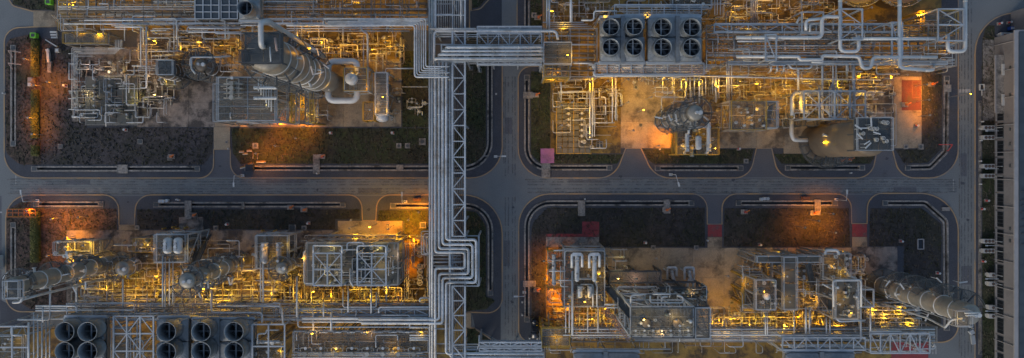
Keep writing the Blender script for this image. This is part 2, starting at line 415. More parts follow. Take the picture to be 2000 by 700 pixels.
sheet('road', [(-700, -500), (2700, -500), (2700, 1200), (-700, 1200)], list(outl.values()), 0.0, 'asphalt')
for k, o in outl.items():
    hol = []
    for i, d in enumerate(DRAINS.get(k, [])):
        p = open_fillet(d); w = DW.get((k, i), 11); hw = w / 2 - .8
        hol.append(offset_path(p, hw) + offset_path(p, -hw)[::-1])
        # open concrete drain: two copings and a wet floor below the ground
        r = setting(root('drain_channel', P(*p[0], -.9)))
        cw = W(w * .3)
        ribbon('coping', offset_path(p, w / 2 - w * .15), cw, -.92, .26, 'drain_concrete', r)
        ribbon('coping', offset_path(p, -(w / 2 - w * .15)), cw, -.92, .22, 'drain_concrete', r)
        ribbon('channel_floor', p, W(w * .5), -1.2, -.85, 'wet_floor', r)
        for e in (p[0], p[-1]):
            v = P(*e, 0); blk('end_box', (v.x, v.y, -.3), W(w), W(w), 1.2 - .02 * i, 'drain_concrete', r); blk('sump_cover', (v.x, v.y, .32), W(w * .7), W(w * .7), .04, 'dark_steel', r)
    sheet('pavement', o, hol, .1, 'old_asphalt', None, skirt=1.6)
    kb = ribbon('kerb', o, .26, -.2, .14, 'kerb_paint', None, closed=True); setting(kb)
    for mt, g in GRASS.get(k, []):
        go = rpoly(g, 5); VERGES.append((mt, go))
        inside = [h for h in hol if all(pip(q, go) for q in h)]
        sheet('verge', go, inside, .125 + RNG.random() * .003, mt)
# driveway sheets of smoother asphalt, on the road, between the islands
for i, q in enumerate([[(386, 347), (418, 293), (450, 293), (484, 347)], [(1170, 347), (1222, 291), (1252, 291), (1306, 347)], [(1430, 347), (1477, 291), (1507, 291), (1556, 347)], [(1664, 347), (1713, 291), (1742, 291), (1790, 347)],
          [(192, 383), (233, 439), (263, 439), (308, 383)], [(662, 383), (708, 430), (734, 430), (780, 383)], [(1334, 381), (1382, 437), (1410, 437), (1462, 381)], [(1618, 381), (1663, 436), (1693, 436), (1740, 380)]]):
    sheet('driveway', q, [], .006, 'drive_asphalt')
sheet('driveway', [(919, 24), (980, -20), (980, 60), (919, 56)], [], .006, 'old_asphalt')
sheet('driveway', [(922, 613), (978, 560), (978, 668), (928, 640)], [], .006, 'old_asphalt')
sheet('road_patch', [(-40, 383), (3, 383), (3, 610), (-40, 610)], [], .006, 'drive_asphalt')
sheet('road_patch', [(0, 585), (12, 592), (60, 612), (60, 637), (0, 637)], [], .01, 'old_asphalt')

def slabs(x0, y0, x1, y1, m, step=42, z=.2, zone=''):
    """a concrete pad cast in bays with open joints"""
    r = setting(root('concrete_pad', P((x0 + x1) / 2, (y0 + y1) / 2, .1)))
    nx = max(1, round((x1 - x0) / step)); ny = max(1, round((y1 - y0) / step)); g = .35
    for i in range(nx):
        for j in range(ny):
            a0 = x0 + (x1 - x0) * i / nx; a1 = x0 + (x1 - x0) * (i + 1) / nx; b0 = y0 + (y1 - y0) * j / ny; b1 = y0 + (y1 - y0) * (j + 1) / ny
            c = P((a0 + a1) / 2, (b0 + b1) / 2); zz = z + RNG.uniform(-.006, .006)
            blk('slab', (c.x, c.y, zz - .15), W(a1 - a0 - g), W(b1 - b0 - g), .3, m, r)
    return r
slabs(142, 92, 268, 238, 'stained_concrete', 50)
slabs(268, 60, 420, 248.5, 'stained_concrete', 52)
slabs(420, 60, 560, 248, 'concrete', 52)
slabs(560, 60, 784, 116, 'glow_tinted_concrete', 56)
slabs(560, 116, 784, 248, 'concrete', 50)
slabs(112, -40, 838, 60, 'glow_tinted_concrete', 60)
slabs(418, 248.5, 450, 292, 'concrete', 50)
slabs(66, 22.5, 109, 52.5, 'concrete', 50)
slabs(1075, 133, 1212, 300, 'glow_tinted_concrete', 42)
slabs(1212, 133, 1530, 290, 'concrete', 52)
slabs(1530, 133, 1600, 300.5, 'concrete', 50)
slabs(1600, 133, 1745, 290, 'stained_concrete', 50)
slabs(1745, 150, 1799, 290, 'concrete', 60)
slabs(1064.5, -40, 1838, 133, 'glow_tinted_concrete', 55)
slabs(131, 450, 268, 600, 'stained_concrete', 48)
slabs(268, 450, 660, 600, 'stained_concrete', 50)
slabs(660, 431.5, 786, 470, 'concrete', 62)
slabs(660, 470, 838, 600, 'glow_tinted_concrete', 50)
slabs(131, 600, 905, 760, 'glow_tinted_concrete', 60)
slabs(350, 424, 398, 450, 'stained_concrete', 50)
slabs(232.5, 440, 264, 450, 'concrete', 40)
slabs(1066, 483, 1166, 660, 'glow_tinted_concrete', 52)
slabs(1066, 463, 1170, 483, 'drain_concrete', 110)
slabs(1166, 484, 1662, 660, 'concrete', 60)
slabs(1662, 482, 1752, 560, 'stained_concrete', 45)
slabs(1381.5, 463, 1410, 484, 'concrete', 40)
slabs(1663.5, 463, 1693, 482, 'concrete', 40)
slabs(1662, 560, 1762, 660, 'glow_tinted_concrete', 50)
slabs(1066, 660, 1800, 780, 'glow_tinted_concrete', 60)
slabs(909, 611, 920.5, 640, 'concrete', 60)
slabs(-60, 642, 122, 800, 'glow_tinted_concrete', 60)
slabs(1918.5, 78, 1941, 236, 'drain_concrete', 60, .18)
for q, z in (([(1760, 157), (1798, 157), (1798, 216), (1760, 216)], .215), ([(1066.5, 457), (1137, 457), (1137, 433), (1170, 433), (1170, 463), (1066.5, 463)], .14), ([(1382, 439), (1409.5, 439), (1409.5, 462.5), (1382, 462.5)], .14), ([(1664, 438), (1692.5, 438), (1692.5, 462.5), (1664, 462.5)], .14), ([(1740, 668), (1812, 668), (1812, 700), (1740, 700)], .215)):
    sheet('painted_bay', q, [], z, 'dull_red' if q[0][0] == 1760 else 'red_paint')
sheet('bay_outline', [(1780, 158), (1797, 158), (1797, 192), (1780, 192)], [[(1782, 160), (1795, 160), (1795, 190), (1782, 190)]], .222, 'faded_red')
for x0, x1, y in ((1742, 1868, 350.5),): pass
# painted edge lines of the carriageways and dashes
for q in ([(1008, 160), (1010, 160), (1010, 640), (1008, 640)],): pass
for x, y, w, h in ((31, 352, 1.6, 18), (1862, 362, 1.6, 22), (945, 305, 14, 1.5), (1880, 178, 30, 7), (-6, 415, 20, 3), (1822, 684, 1.5, 16), (1828, 684, 1.5, 16)):
    sheet('road_marking', [(x - w / 2, y - h / 2), (x + w / 2, y - h / 2), (x + w / 2, y + h / 2), (x - w / 2, y + h / 2)], [], .012 if w < 29 else .014, 'white_paint')

# seams, trench patches and oil stains on the roads
def strip(name, x0, y0, x1, y1, z, m): sheet(name, [(x0, y0), (x1, y0), (x1, y1), (x0, y1)], [], z, m)
for q in ((20, 349.2, 386, 349.9), (486, 349.2, 838, 349.9), (1165, 348.6, 1310, 349.3), (1420, 348.6, 1560, 349.3), (1655, 348.6, 1800, 349.3), (188, 379.6, 312, 380.3), (655, 379.6, 785, 380.3), (1325, 377.6, 1470, 378.3), (1610, 377.6, 1745, 378.3), (1009.5, 560, 1010.2, 700), (1400, 364, 1870, 364.5), (20, 365, 520, 365.4)): strip('road_seam', *q, .016, 'old_asphalt')
for q in ((130, 352, 176, 361), (1745, 366, 1790, 377), (520, 351, 600, 358), (986, 230, 1000, 262), (1876, 300, 1888, 345), (1878, 520, 1898, 556), (984, 470, 996, 520), (700, 368, 745, 378), (1110, 352, 1190, 357)): strip('road_patch', *q, .02, 'drive_asphalt')
for x, y, r, s in ((1212, 345, 4, 1), (1880, 358, 5, 2), (103, 360, 2, 3), (620, 371, 3, 4), (1002, 405, 3, 5), (1432, 352, 4, 6), (1890, 430, 4, 7), (250, 395, 3, 8), (720, 410, 4, 9), (430, 325, 3, 10), (1000, 590, 4, 11), (1732, 310, 4, 12)):
    rg = random.Random(s); sheet('oil_stain', [(x + r * rg.uniform(.5, 1.2) * math.cos(k * math.pi / 6), y + r * rg.uniform(.4, .9) * math.sin(k * math.pi / 6)) for k in range(12)], [], .026, 'old_asphalt')

for y in (355.5, 361, 369, 374.5):
    for x0, x1 in ((20, 835), (1030, 1868)): strip('tyre_track', x0, y - 1.6, x1, y + 1.6, .03, 'tyre_wear')
for x, y0, y1 in ((987, 150, 345), (993, 150, 345), (1001, 150, 345), (1006, 150, 345), (987, 385, 690), (993, 385, 690), (1001, 385, 690), (1006, 385, 690), (1878, -40, 800), (1884, -40, 800), (1891, -40, 800), (1897, -40, 800)): strip('tyre_track', x - 1.4, y0, x + 1.4, y1, .034, 'tyre_wear')
for q in ((14, 350.2, 860, 352.4), (1025, 350.2, 1860, 352.4), (983, 160, 985, 320), (1872.5, 60, 1875, 690), (15, 377, 850, 379), (1030, 375.5, 1850, 377.6)): strip('gutter_dust', *q, .038, 'dust_wear')
# grass tufts on the verges: nobody could count them
tb = MB(); rg = random.Random(99)
for mt, poly in VERGES:
    xs = [p[0] for p in poly]; ys = [p[1] for p in poly]; ar = (max(xs) - min(xs)) * (max(ys) - min(ys)); n = int(ar * (.05 if mt == 'turf' else .035))
    for _ in range(n):
        q = (rg.uniform(min(xs), max(xs)), rg.uniform(min(ys), max(ys)))
        if not pip(q, poly): continue
        p = P(q[0], q[1], .13)
        for s in range(2):
            t = rg.uniform(0, 3.14); w = rg.uniform(.12, .34); h = rg.uniform(.04, .16); ca, sa = math.cos(t) * w, math.sin(t) * w; i = len(tb.v); l = rg.uniform(-.2, .2)
            tb.v += [(p.x - ca, p.y - sa, .12), (p.x + ca, p.y + sa, .12), (p.x + ca + l, p.y + sa + l, .12 + h), (p.x - ca + l, p.y - sa - l, .12 + h)]; tb.f.append([i, i + 1, i + 2, i + 3]); tb.sm.append(False)
g = tb.build('grass', 'tuft'); g['kind'] = 'stuff'; g['label'] = 'short rough grass tufts on the verges of all plots'; g['category'] = 'grass'
# ---------------------------------------------------------------- builders of plant
def parse(s, z):
    out = []
    for t in s.split():
        q = [float(v) for v in t.split(',')]
        out.append(P(q[0], q[1], q[2] if len(q) > 2 else z))
    return out
def drop(x, y, z, z2):
    """the pixel that lies straight below / above (x, y, z) at height z2"""
    k = (1 - z / ALT) / (1 - z2 / ALT); return NX + (x - NX) * k, NY + (y - NY) * k
def size_word(w): return 'thick' if w >= 6 else ('medium' if w >= 3.6 else 'thin')
COLW = {'small_pipe': 'dull', 'pipe': 'grey', 'pale_pipe': 'pale silver', 'rust_glow_pipe': 'brown', 'pink_pipe': 'pinkish', 'galvanised': 'bluish grey'}
def pipe(pts, w, z=0.0, zone='', m='pipe', bend=1.6, flanges=0, word=None):
    """one pipe run: pts as 'x,y x,y,z ...' in pixels (z optional), w its width in pixels"""
    v = parse(pts, z) if isinstance(pts, str) else pts
    zz = sum(p.z for p in v) / len(v); r = W(w, zz) / 2
    path = fillet(v, max(r * 2 * bend, .35), 5 if w > 3 else 3)
    b = MB().tube(path, r, 12 if w >= 5 else 8)
    for k in range(len(v) - 1):        # flanges / clamp bands along the straight lengths
        d = v[k + 1] - v[k]
        if flanges and d.length > 6:
            n = int(d.length / flanges)
            for j in range(n):
                c = v[k] + d * ((j + .5) / n); u = d.normalized() * (r * .22 + .03); b.tube([c - u, c + u], r * 1.13, 12)
    area = 0.0
    for p, q in zip(v, v[1:]):
        mid = (p + q) / 2; k = 1 / (1 - mid.z / ALT) / PX; sx, sy = NX + mid.x * k, NY - mid.y * k
        if -20 < sx < 2020 and -20 < sy < 720: area += (q - p).xy.length * r * (1 if zz > 7.2 else .6)
    PIPES.append((area, b, m, word or f'{size_word(w)} {COLW.get(m, "grey")} pipe', zone))
PIPES = []
def finish_pipes(keep=290):
    """the pipes that show largest are objects of their own, the maze of small ones is one mass"""
    PIPES.sort(key=lambda q: -q[0])
    for _, b, m, ph, zo in PIPES[:keep]: tag(b.build('pipe', m), ph, zo, 'pipe')
    big = MB(); slots = []; idx = []
    for _, b, m, ph, zo in PIPES[keep:]:
        if m not in slots: slots.append(m)
        o = len(big.v); big.v += b.v; big.f += [[o + k for k in f] for f in b.f]; big.sm += b.sm; idx += [slots.index(m)] * len(b.f)
    ob = big.build('small_pipework', slots[0])
    for s in slots[1:]: ob.data.materials.append(M[s])
    ob.data.polygons.foreach_set('material_index', idx); ob['kind'] = 'stuff'; ob['label'] = 'maze of small pipes among the larger ones in all four plots'; ob['category'] = 'pipework'
def runs(axis, a, b_, pos, z, w, zone, m='pipe', jit=0.0, flanges=0):
    for p in pos:
        j0, j1 = (RNG.uniform(0, jit), RNG.uniform(0, jit)) if jit else (0, 0)
        s = f'{a + j0},{p} {b_ - j1},{p}' if axis == 'x' else f'{p},{a + j0} {p},{b_ - j1}'
        pipe(s, w, z, zone, m, flanges=flanges)
def seq(a, b_, n): return [a + (b_ - a) * k / max(1, n - 1) for k in range(n)]
def frange(a, b_, s):
    n = max(1, round(abs(b_ - a) / abs(s))); return [a + (b_ - a) * k / n for k in range(n + 1)]

def rack(x0, y0, x1, y1, axis, tiers, bay, phrase, zone, m='steel', w=.32, braces=True, brace_side=None, foot=True, cross_extra=0):
    """pipe rack: portal frames every bay, beams on every tier, longitudinal beams along both sides"""
    zt = tiers[-1]; c = P((x0 + x1) / 2, (y0 + y1) / 2, zt); r = root('pipe_rack', (c.x, c.y, .2))
    A, B = P(x0, y0, zt), P(x1, y1, zt); X0, X1, Y0, Y1 = A.x, B.x, A.y, B.y
    st = frange(X0, X1, bay) if axis == 'x' else frange(Y0, Y1, bay)
    def pt(s, side, z): return Vector((s, (Y0, Y1)[side], z)) if axis == 'x' else Vector(((X0, X1)[side], s, z))
    for k, s in enumerate(st):
        for side in (0, 1):
            if foot: bar('column', pt(s, side, .1), pt(s, side, zt), w, w, m, r)
        for t in tiers: bar('cross_beam', pt(s, 0, t - .2), pt(s, 1, t - .2), w * .8, w, m, r)
        if cross_extra and k < len(st) - 1:
            for q in range(1, cross_extra + 1):
                s2 = s + (st[k + 1] - s) * q / (cross_extra + 1); bar('cross_beam', pt(s2, 0, zt - .2), pt(s2, 1, zt - .2), w * .5, w * .6, m, r)
    for side in (0, 1):
        for t in tiers: bar('side_beam', pt(st[0], side, t - .22), pt(st[-1], side, t - .22), w * .75, w * .9, m, r)
    if braces:
        for k in range(len(st) - 1):
            for side in ((0, 1) if brace_side is None else (brace_side,)):
                if k % 3 == 1 and len(tiers) > 1: bar('brace', pt(st[k], side, tiers[0]), pt(st[k + 1], side, zt), .16, .16, m, r)
    tag(r, phrase, zone, 'pipe rack'); return r

def handrail(parent, pts, mat_='steel', h=1.1, closed=True):
    b = MB(); n = len(pts)
    for k in range(n if closed else n - 1):
        a, c = Vector(pts[k]), Vector(pts[(k + 1) % n])
        for hh in (h, h * .55): b.bar(a + Vector((0, 0, hh)), c + Vector((0, 0, hh)), .09)
        m_ = max(1, int((c - a).length / 1.8))
        for j in range(m_):
            q = a + (c - a) * j / m_; b.bar(q, q + Vector((0, 0, h)), .09)
    return b.build('handrail', mat_, parent)
def platform(x0, y0, x1, y1, z, phrase, zone, deck='grating', frame='steel', rail='steel', levels=(), panel=3.2, legs=5.5, cw=.34, foot=.2, skip_rail=False, brace=True):
    """free-standing steel structure with grating decks; rectangle in pixels at its top deck"""
    A, B = P(x0, y0, z), P(x1, y1, z); X0, X1 = A.x, B.x; Y1, Y0 = A.y, B.y
    r = root('steel_structure', ((X0 + X1) / 2, (Y0 + Y1) / 2, foot))
    xs = frange(X0, X1, legs); ys = frange(Y0, Y1, legs); gap = .2 if deck == 'chequer_plate' else .12
    for i, x in enumerate(xs):
        for j, y in enumerate(ys):
            if i in (0, len(xs) - 1) or j in (0, len(ys) - 1): bar('column', (x, y, foot - .1), (x, y, z - .02), cw, cw, frame, r)
    for lz in tuple(levels) + (z,):
        for x in xs: bar('beam', (x, Y0, lz - .25), (x, Y1, lz - .25), cw * .7, .34, frame, r)
        for y in ys: bar('beam', (X0, y, lz - .27), (X1, y, lz - .27), cw * .66, .32, frame, r)
        px_ = frange(X0, X1, panel); py_ = frange(Y0, Y1, panel)
        for i in range(len(px_) - 1):
            for j in range(len(py_) - 1):
                if lz != z and RNG.random() < .3: continue
                blk('deck_panel', ((px_[i] + px_[i + 1]) / 2, (py_[j] + py_[j + 1]) / 2, lz - .04), px_[i + 1] - px_[i] - gap, py_[j + 1] - py_[j] - gap, .05, deck, r)
        nj = int((Y1 - Y0) / 1.5)
        for k in range(1, nj): bar('joist', (X0, Y0 + (Y1 - Y0) * k / nj, lz - .14), (X1, Y0 + (Y1 - Y0) * k / nj, lz - .14), .13, .16, frame, r)
        if not skip_rail: handrail(r, [(X0, Y0, lz), (X1, Y0, lz), (X1, Y1, lz), (X0, Y1, lz)], rail)
    if brace:
        l0 = foot
        for lz in tuple(levels) + (z,):
            for y in (Y0, Y1): bar('brace', (xs[0], y, l0), (xs[1], y, lz - .3), .18, .18, frame, r)
            for x in (X0, X1): bar('brace', (x, ys[0], lz - .3), (x, ys[1], l0), .18, .18, frame, r)
            l0 = lz
    tag(r, phrase, zone, 'steel structure'); return r
def stair(x0, y0, z0, x1, y1, z1, w, phrase, zone, m='dark_steel'):
    a, c = P(x0, y0, z0), P(x1, y1, z1); r = root('staircase', (a.x, a.y, z0)); d = (c - a); f = Vector((d.x, d.y, 0)).normalized(); e = Vector((-f.y, f.x, 0)) * w / 2
    for s in (-1, 1):
        bar('stringer', a + e * s, c + e * s, .1, .3, m, r)
        bar('handrail', a + e * s + Vector((0, 0, 1)), c + e * s + Vector((0, 0, 1)), .09, .09, m, r)
    n = max(4, int(d.length / .45)); 
    for k in range(1, n): q = a + d * k / n; bar('tread', q - e, q + e, .26, .05, m, r)
    tag(r, phrase, zone, 'staircase'); return r

def ladder(b, a, c, side, w=.7):
    a = Vector(a); c = Vector(c); s = Vector(side).normalized() * w / 2
    b.bar(a - s, c - s, .1); b.bar(a + s, c + s, .1)
    n = int((c - a).length / 1.2)
    for k in range(n): q = a + (c - a) * k / n; b.bar(q - s, q + s, .08)
def arc_platform(r, cx, cy, z, ri, ro, a0, a1, deck='tower_grating', rail='dark_steel'):
    n = max(6, int((a1 - a0) / .2))
    pl = MB().lathe((cx, cy, z), [(ri, 0), (ro, 0), (ro, -.1)], n, a0, a1, caps=False).build('platform', deck, r)
    b = MB()
    k = max(3, int((a1 - a0) * ro / 2.2))
    for j in range(k + 1):
        a = a0 + (a1 - a0) * j / k; ca, sa = math.cos(a), math.sin(a)
        b.bar((cx + ri * ca, cy + ri * sa, z - .12), (cx + ro * ca, cy + ro * sa, z - .12), .2, .26)
        b.bar((cx + ro * ca, cy + ro * sa, z), (cx + ro * ca, cy + ro * sa, z + 1.1), .1)
    b.build('bracket', rail, pl)
    h = MB()
    for hh in (1.1, .55):
        h.tube([(cx + ro * math.cos(a0 + (a1 - a0) * j / n), cy + ro * math.sin(a0 + (a1 - a0) * j / n), z + hh) for j in range(n + 1)], .07, 5)
    h.build('handrail', rail, pl)
    return pl
def tower(bx, by, rpx, h, phrase, zone, shell='cladding', plats=(), rings=6, top='dome', lad=0.0, skirt=2.0, nozz=5, seed=1, low=1.0, neck=.3):
    """tall vertical vessel; base centre and radius in pixels on the ground, height in metres"""
    rg = random.Random(seed); c = P(bx, by, .2); R = W(rpx); r = root('column', c); cx, cy = c.x, c.y
    RL = R * low
    prof = [(RL * 1.12, 0), (RL * 1.12, .3), (RL * 1.02, .35), (RL, skirt)] + ([(RL, h * neck), (R, h * neck + R)] if low < 1 else []) + [(R, h - R * .5)] + [(R * math.cos(t), h - R * .5 + R * .5 * math.sin(t)) for t in (.3, .6, .9, 1.2, 1.45)] + [(.02, h)]
    sh = MB().lathe((cx, cy, .2), prof, 32).build('shell', shell, r)
    for k in range(rings):
        z = .2 + skirt + (h - skirt - R) * (k + .5) / rings
        if low < 1 and z < h * neck + R: continue
        MB().lathe((cx, cy, z), [(R, -.12), (R + .1, -.07), (R + .1, .07), (R, .12)], 32, caps=False).build('stiffener_ring', 'pipe', sh)
    for (zf, ro, a0, a1) in plats: arc_platform(r, cx, cy, h * zf, R + .05, R + ro, math.radians(a0), math.radians(a1))
    if lad is not None:
        a = math.radians(lad); u = Vector((math.cos(a), math.sin(a), 0)); b = MB(); ladder(b, Vector((cx, cy, .3)) + u * (R + .35), Vector((cx, cy, h + .8)) + u * (R + .35), (-u.y, u.x, 0))
        b.build('ladder', 'steel', r)
    for k in range(nozz):
        a = rg.uniform(0, 6.28); z = rg.uniform(.25, .95) * h; u = Vector((math.cos(a), math.sin(a), 0)); p = Vector((cx, cy, z)) + u * R
        n = rod('nozzle', p - u * .1, p + u * .9, .22, 'pale_pipe', r); rod('flange', p + u * .75, p + u * .92, .38, 'pipe', n)
    p = Vector((cx, cy, h + .1)); rod('top_nozzle', p, p + Vector((0, 0, 1.0)), .3, 'pipe', r); rod('manway', p + Vector((R * .5, 0, -.3)), p + Vector((R * .5, 0, .5)), .4, 'pale_pipe', r)
    tag(r, phrase, zone, 'column'); return r, Vector((cx, cy, 0)), R
def drum(x0, y0, x1, y1, z, rpx, phrase, zone, m='cladding', saddles=True, name='drum'):
    a, c = P(x0, y0, z), P(x1, y1, z); R = W(rpx, z); d = (c - a).normalized(); r = root(name, ((a.x + c.x) / 2, (a.y + c.y) / 2, .2))
    pr = []
    pts = [a - d * R * .5, a - d * R * .42, a - d * R * .22, a, c, c + d * R * .22, c + d * R * .42, c + d * R * .5]; rs = [.02, R * .5, R * .86, R, R, R * .86, R * .5, .02]
    sh = MB().tube(pts, rs, 20).build('shell', m, r)
    L = (c - a).length
    for f in (.08, .92): MB().tube([a + d * (L * f - .08), a + d * (L * f + .08)], R * 1.06, 20).build('band', 'pale_pipe', sh)
    for f in (.2, .8):
        q = a + d * L * f; s = d.cross(Vector((0, 0, 1)))
        if saddles: bar('saddle', q - s * R * .8 - Vector((0, 0, z * .5)), q + s * R * .8 - Vector((0, 0, z * .5)), .4, z - .2, 'warm_steel', r)
    for f in (.3, .55, .75):
        q = a + d * L * f; n = rod('nozzle', q + Vector((0, 0, R * .9)), q + Vector((0, 0, R + .6)), .2, 'pale_pipe', r); rod('flange', q + Vector((0, 0, R + .5)), q + Vector((0, 0, R + .65)), .34, 'pipe', n)
    tag(r, phrase, zone, name.replace('_', ' ')); return r
def exchanger(x0, y0, x1, y1, z, rpx, phrase, zone, m='pale_pipe'):
    a, c = P(x0, y0, z), P(x1, y1, z); R = W(rpx, z); d = (c - a).normalized(); L = (c - a).length; r = root('heat_exchanger', ((a.x + c.x) / 2, (a.y + c.y) / 2, .2)); s = d.cross(Vector((0, 0, 1)))
    rod('shell', a + d * L * .18, c - d * L * .06, R, m, r, True)
    MB().tube([c - d * L * .07, c, c + d * R * .4, c + d * R * .6], [R, R * .97, R * .6, .02], 16).build('head', m, r)
    rod('channel', a, a + d * L * .16, R * 1.04, m, r, True)
    for f in (0, .17, .2): q = a + d * L * f; rod('flange', q - d * .08, q + d * .08, R * 1.25, 'galvanised', r, True)
    for f in (.3, .8): q = a + d * L * f; bar('saddle', q - s * R * .7 - Vector((0, 0, z * .5)), q + s * R * .7 - Vector((0, 0, z * .5)), .35, z - .2, 'warm_steel', r)
    for f in (.08, .3, .85): q = a + d * L * f; n = rod('nozzle', q, q + Vector((0, 0, R + .5)), R * .35, 'pale_pipe', r); rod('nozzle_flange', q + Vector((0, 0, R + .4)), q + Vector((0, 0, R + .52)), R * .55, 'pipe', n)
    tag(r, phrase, zone, 'heat exchanger'); return r

# small machines: one of each, later copied with their parts
def copy_tree(o, loc, rot, scale=1.0):
    c = o.copy(); COL.objects.link(c); c.location = loc; c.rotation_euler = (0, 0, rot); c.scale = (scale,) * 3; WL[c.name] = Vector(loc)
    for ch in o.children:
        k = ch.copy(); COL.objects.link(k); k.parent = c
        for g in ch.children: q = g.copy(); COL.objects.link(q); q.parent = k
    return c
PROTO = {}
def proto(kind, fn):
    def place(x, y, z, rot, phrase, zone, scale=1.0):
        loc = P(x, y, z)
        if kind not in PROTO: o = fn(loc, rot); o.scale = (scale,) * 3; PROTO[kind] = o
        else: o = copy_tree(PROTO[kind], loc, rot, scale)
        return tag(o, phrase, zone, kind.replace('_', ' '))
    return place
def mk_pump(loc, rot):
    r = root('pump', loc, rot); blk('baseplate', (0, 0, .15), 3.0, 1.1, .3, 'warm_steel', r)
    mo = rod('motor', (-1.3, 0, .75), (-.1, 0, .75), .42, 'machine_paint', r); rod('fan_cover', (-1.5, 0, .75), (-1.3, 0, .75), .45, 'machine_paint', mo)
    rod('coupling', (-.1, 0, .75), (.4, 0, .75), .16, 'yellow_paint', r); rod('casing', (.4, 0, .75), (1.0, 0, .75), .5, 'small_pipe', r)
    su = rod('suction', (1.0, 0, .75), (1.5, 0, .75), .26, 'small_pipe', r); rod('flange', (1.42, 0, .75), (1.54, 0, .75), .4, 'small_pipe', su)
    di = rod('discharge', (.7, 0, 1.1), (.7, 0, 2.2), .22, 'small_pipe', r); rod('flange', (.7, 0, 2.1), (.7, 0, 2.24), .38, 'small_pipe', di)
    return r
def mk_valve(loc, rot):
    r = root('valve', loc, rot); rod('body', (-.55, 0, .5), (.55, 0, .5), .32, 'small_pipe', r); rod('flange', (-.6, 0, .5), (-.48, 0, .5), .48, 'small_pipe', r); rod('flange', (.48, 0, .5), (.6, 0, .5), .48, 'small_pipe', r)
    rod('bonnet', (0, 0, .5), (0, 0, 1.35), .2, 'small_pipe', r)
    MB().tube([(.5 * math.cos(a * math.pi / 6), .5 * math.sin(a * math.pi / 6), 1.45) for a in range(12)], .08, 6, closed=True).build('handwheel', 'white_enamel', r)
    bar('spoke', (-.5, 0, 1.45), (.5, 0, 1.45), .08, .06, 'white_enamel', r.children[-1]); rod('support', (0, 0, -.4), (0, 0, .3), .14, 'warm_steel', r)
    return r
def mk_loop(loc, rot):     # control-valve loop: pipe in, valve, bypass
    r = root('valve_loop', loc, rot)
    MB().tube(fillet([(-2.2, 0, -.1), (-2.2, 0, .9), (2.2, 0, .9), (2.2, 0, -.1)], .4), .17, 8).build('main_line', 'small_pipe', r)
    MB().tube(fillet([(-1.4, 0, .9), (-1.4, 1.3, .9), (1.4, 1.3, .9), (1.4, 0, .9)], .4), .13, 8).build('bypass', 'small_pipe', r)
    rod('valve_body', (-.4, 0, .9), (.4, 0, .9), .34, 'machine_paint', r); rod('stem', (0, 0, .9), (0, 0, 1.7), .12, 'small_pipe', r); rod('diaphragm', (0, 0, 1.7), (0, 0, 2.0), .55, 'small_pipe', r)
    rod('bypass_valve', (-.25, 1.3, .9), (.25, 1.3, .9), .28, 'small_pipe', r); rod('handwheel', (0, 1.3, 1.5), (0, 1.3, 1.56), .36, 'white_enamel', r)
    return r
def mk_filter(loc, rot):   # upright meter / strainer with a round lid
    r = root('strainer', loc, rot); MB().lathe((0, 0, 0), [(.5, 0), (.5, 1.5), (.35, 1.75), (.02, 1.85)], 16).build('vessel', 'white_enamel', r)
    rod('lid', (0, 0, 1.5), (0, 0, 1.62), .66, 'small_pipe', r, True); rod('inlet', (-1.1, 0, .7), (0, 0, .7), .2, 'small_pipe', r); rod('outlet', (0, 0, .7), (1.1, 0, .7), .2, 'small_pipe', r)
    return r
def mk_skid(loc, rot):     # small dosing skid
    r = root('dosing_skid', loc, rot); blk('tray', (0, 0, .12), 2.6, 2.0, .24, 'chequer_plate', r)
    MB().lathe((-.5, 0, .24), [(.55, 0), (.55, 1.3), (.3, 1.55), (.02, 1.6)], 16).build('tank', 'machine_paint', r); blk('cabinet', (.8, .4, .8), .7, .6, 1.1, 'white_enamel', r)
    MB().tube(fillet([(-.5, 0, 1.5), (-.5, 0, 1.9), (.8, -.5, 1.9), (.8, -.5, .2)], .3), .1, 8).build('line', 'small_pipe', r)
    return r
def mk_panel(loc, rot):
    r = root('junction_box', loc, rot); blk('stand', (0, 0, .4), .16, .5, .8, 'warm_steel', r); blk('cabinet', (0, 0, 1.1), .5, 1.2, .9, 'white_enamel', r); blk('rain_hood', (.05, 0, 1.6), .8, 1.35, .06, 'steel', r)
    return r
def mk_tubelight(loc, rot):   # fluorescent fitting on a bent pole
    r = root('tube_light', loc, rot); rod('pole', (0, 0, -1.6), (0, 0, .55), .06, 'steel', r); blk('housing', (.45, 0, .6), 1.5, .24, .12, 'white_enamel', r); bar('arm', (-.05, 0, .55), (.5, 0, .55), .06, .06, 'steel', r)
    blk('tube', (.45, 0, .52), 1.3, .14, .05, 'white_glow', r)
    return r
pump = proto('pump', mk_pump); valve = proto('valve', mk_valve); vloop = proto('valve_loop', mk_loop); strainer = proto('strainer', mk_filter)
skid = proto('dosing_skid', mk_skid); panelbox = proto('junction_box', mk_panel); tubelight = proto('tube_light', mk_tubelight)

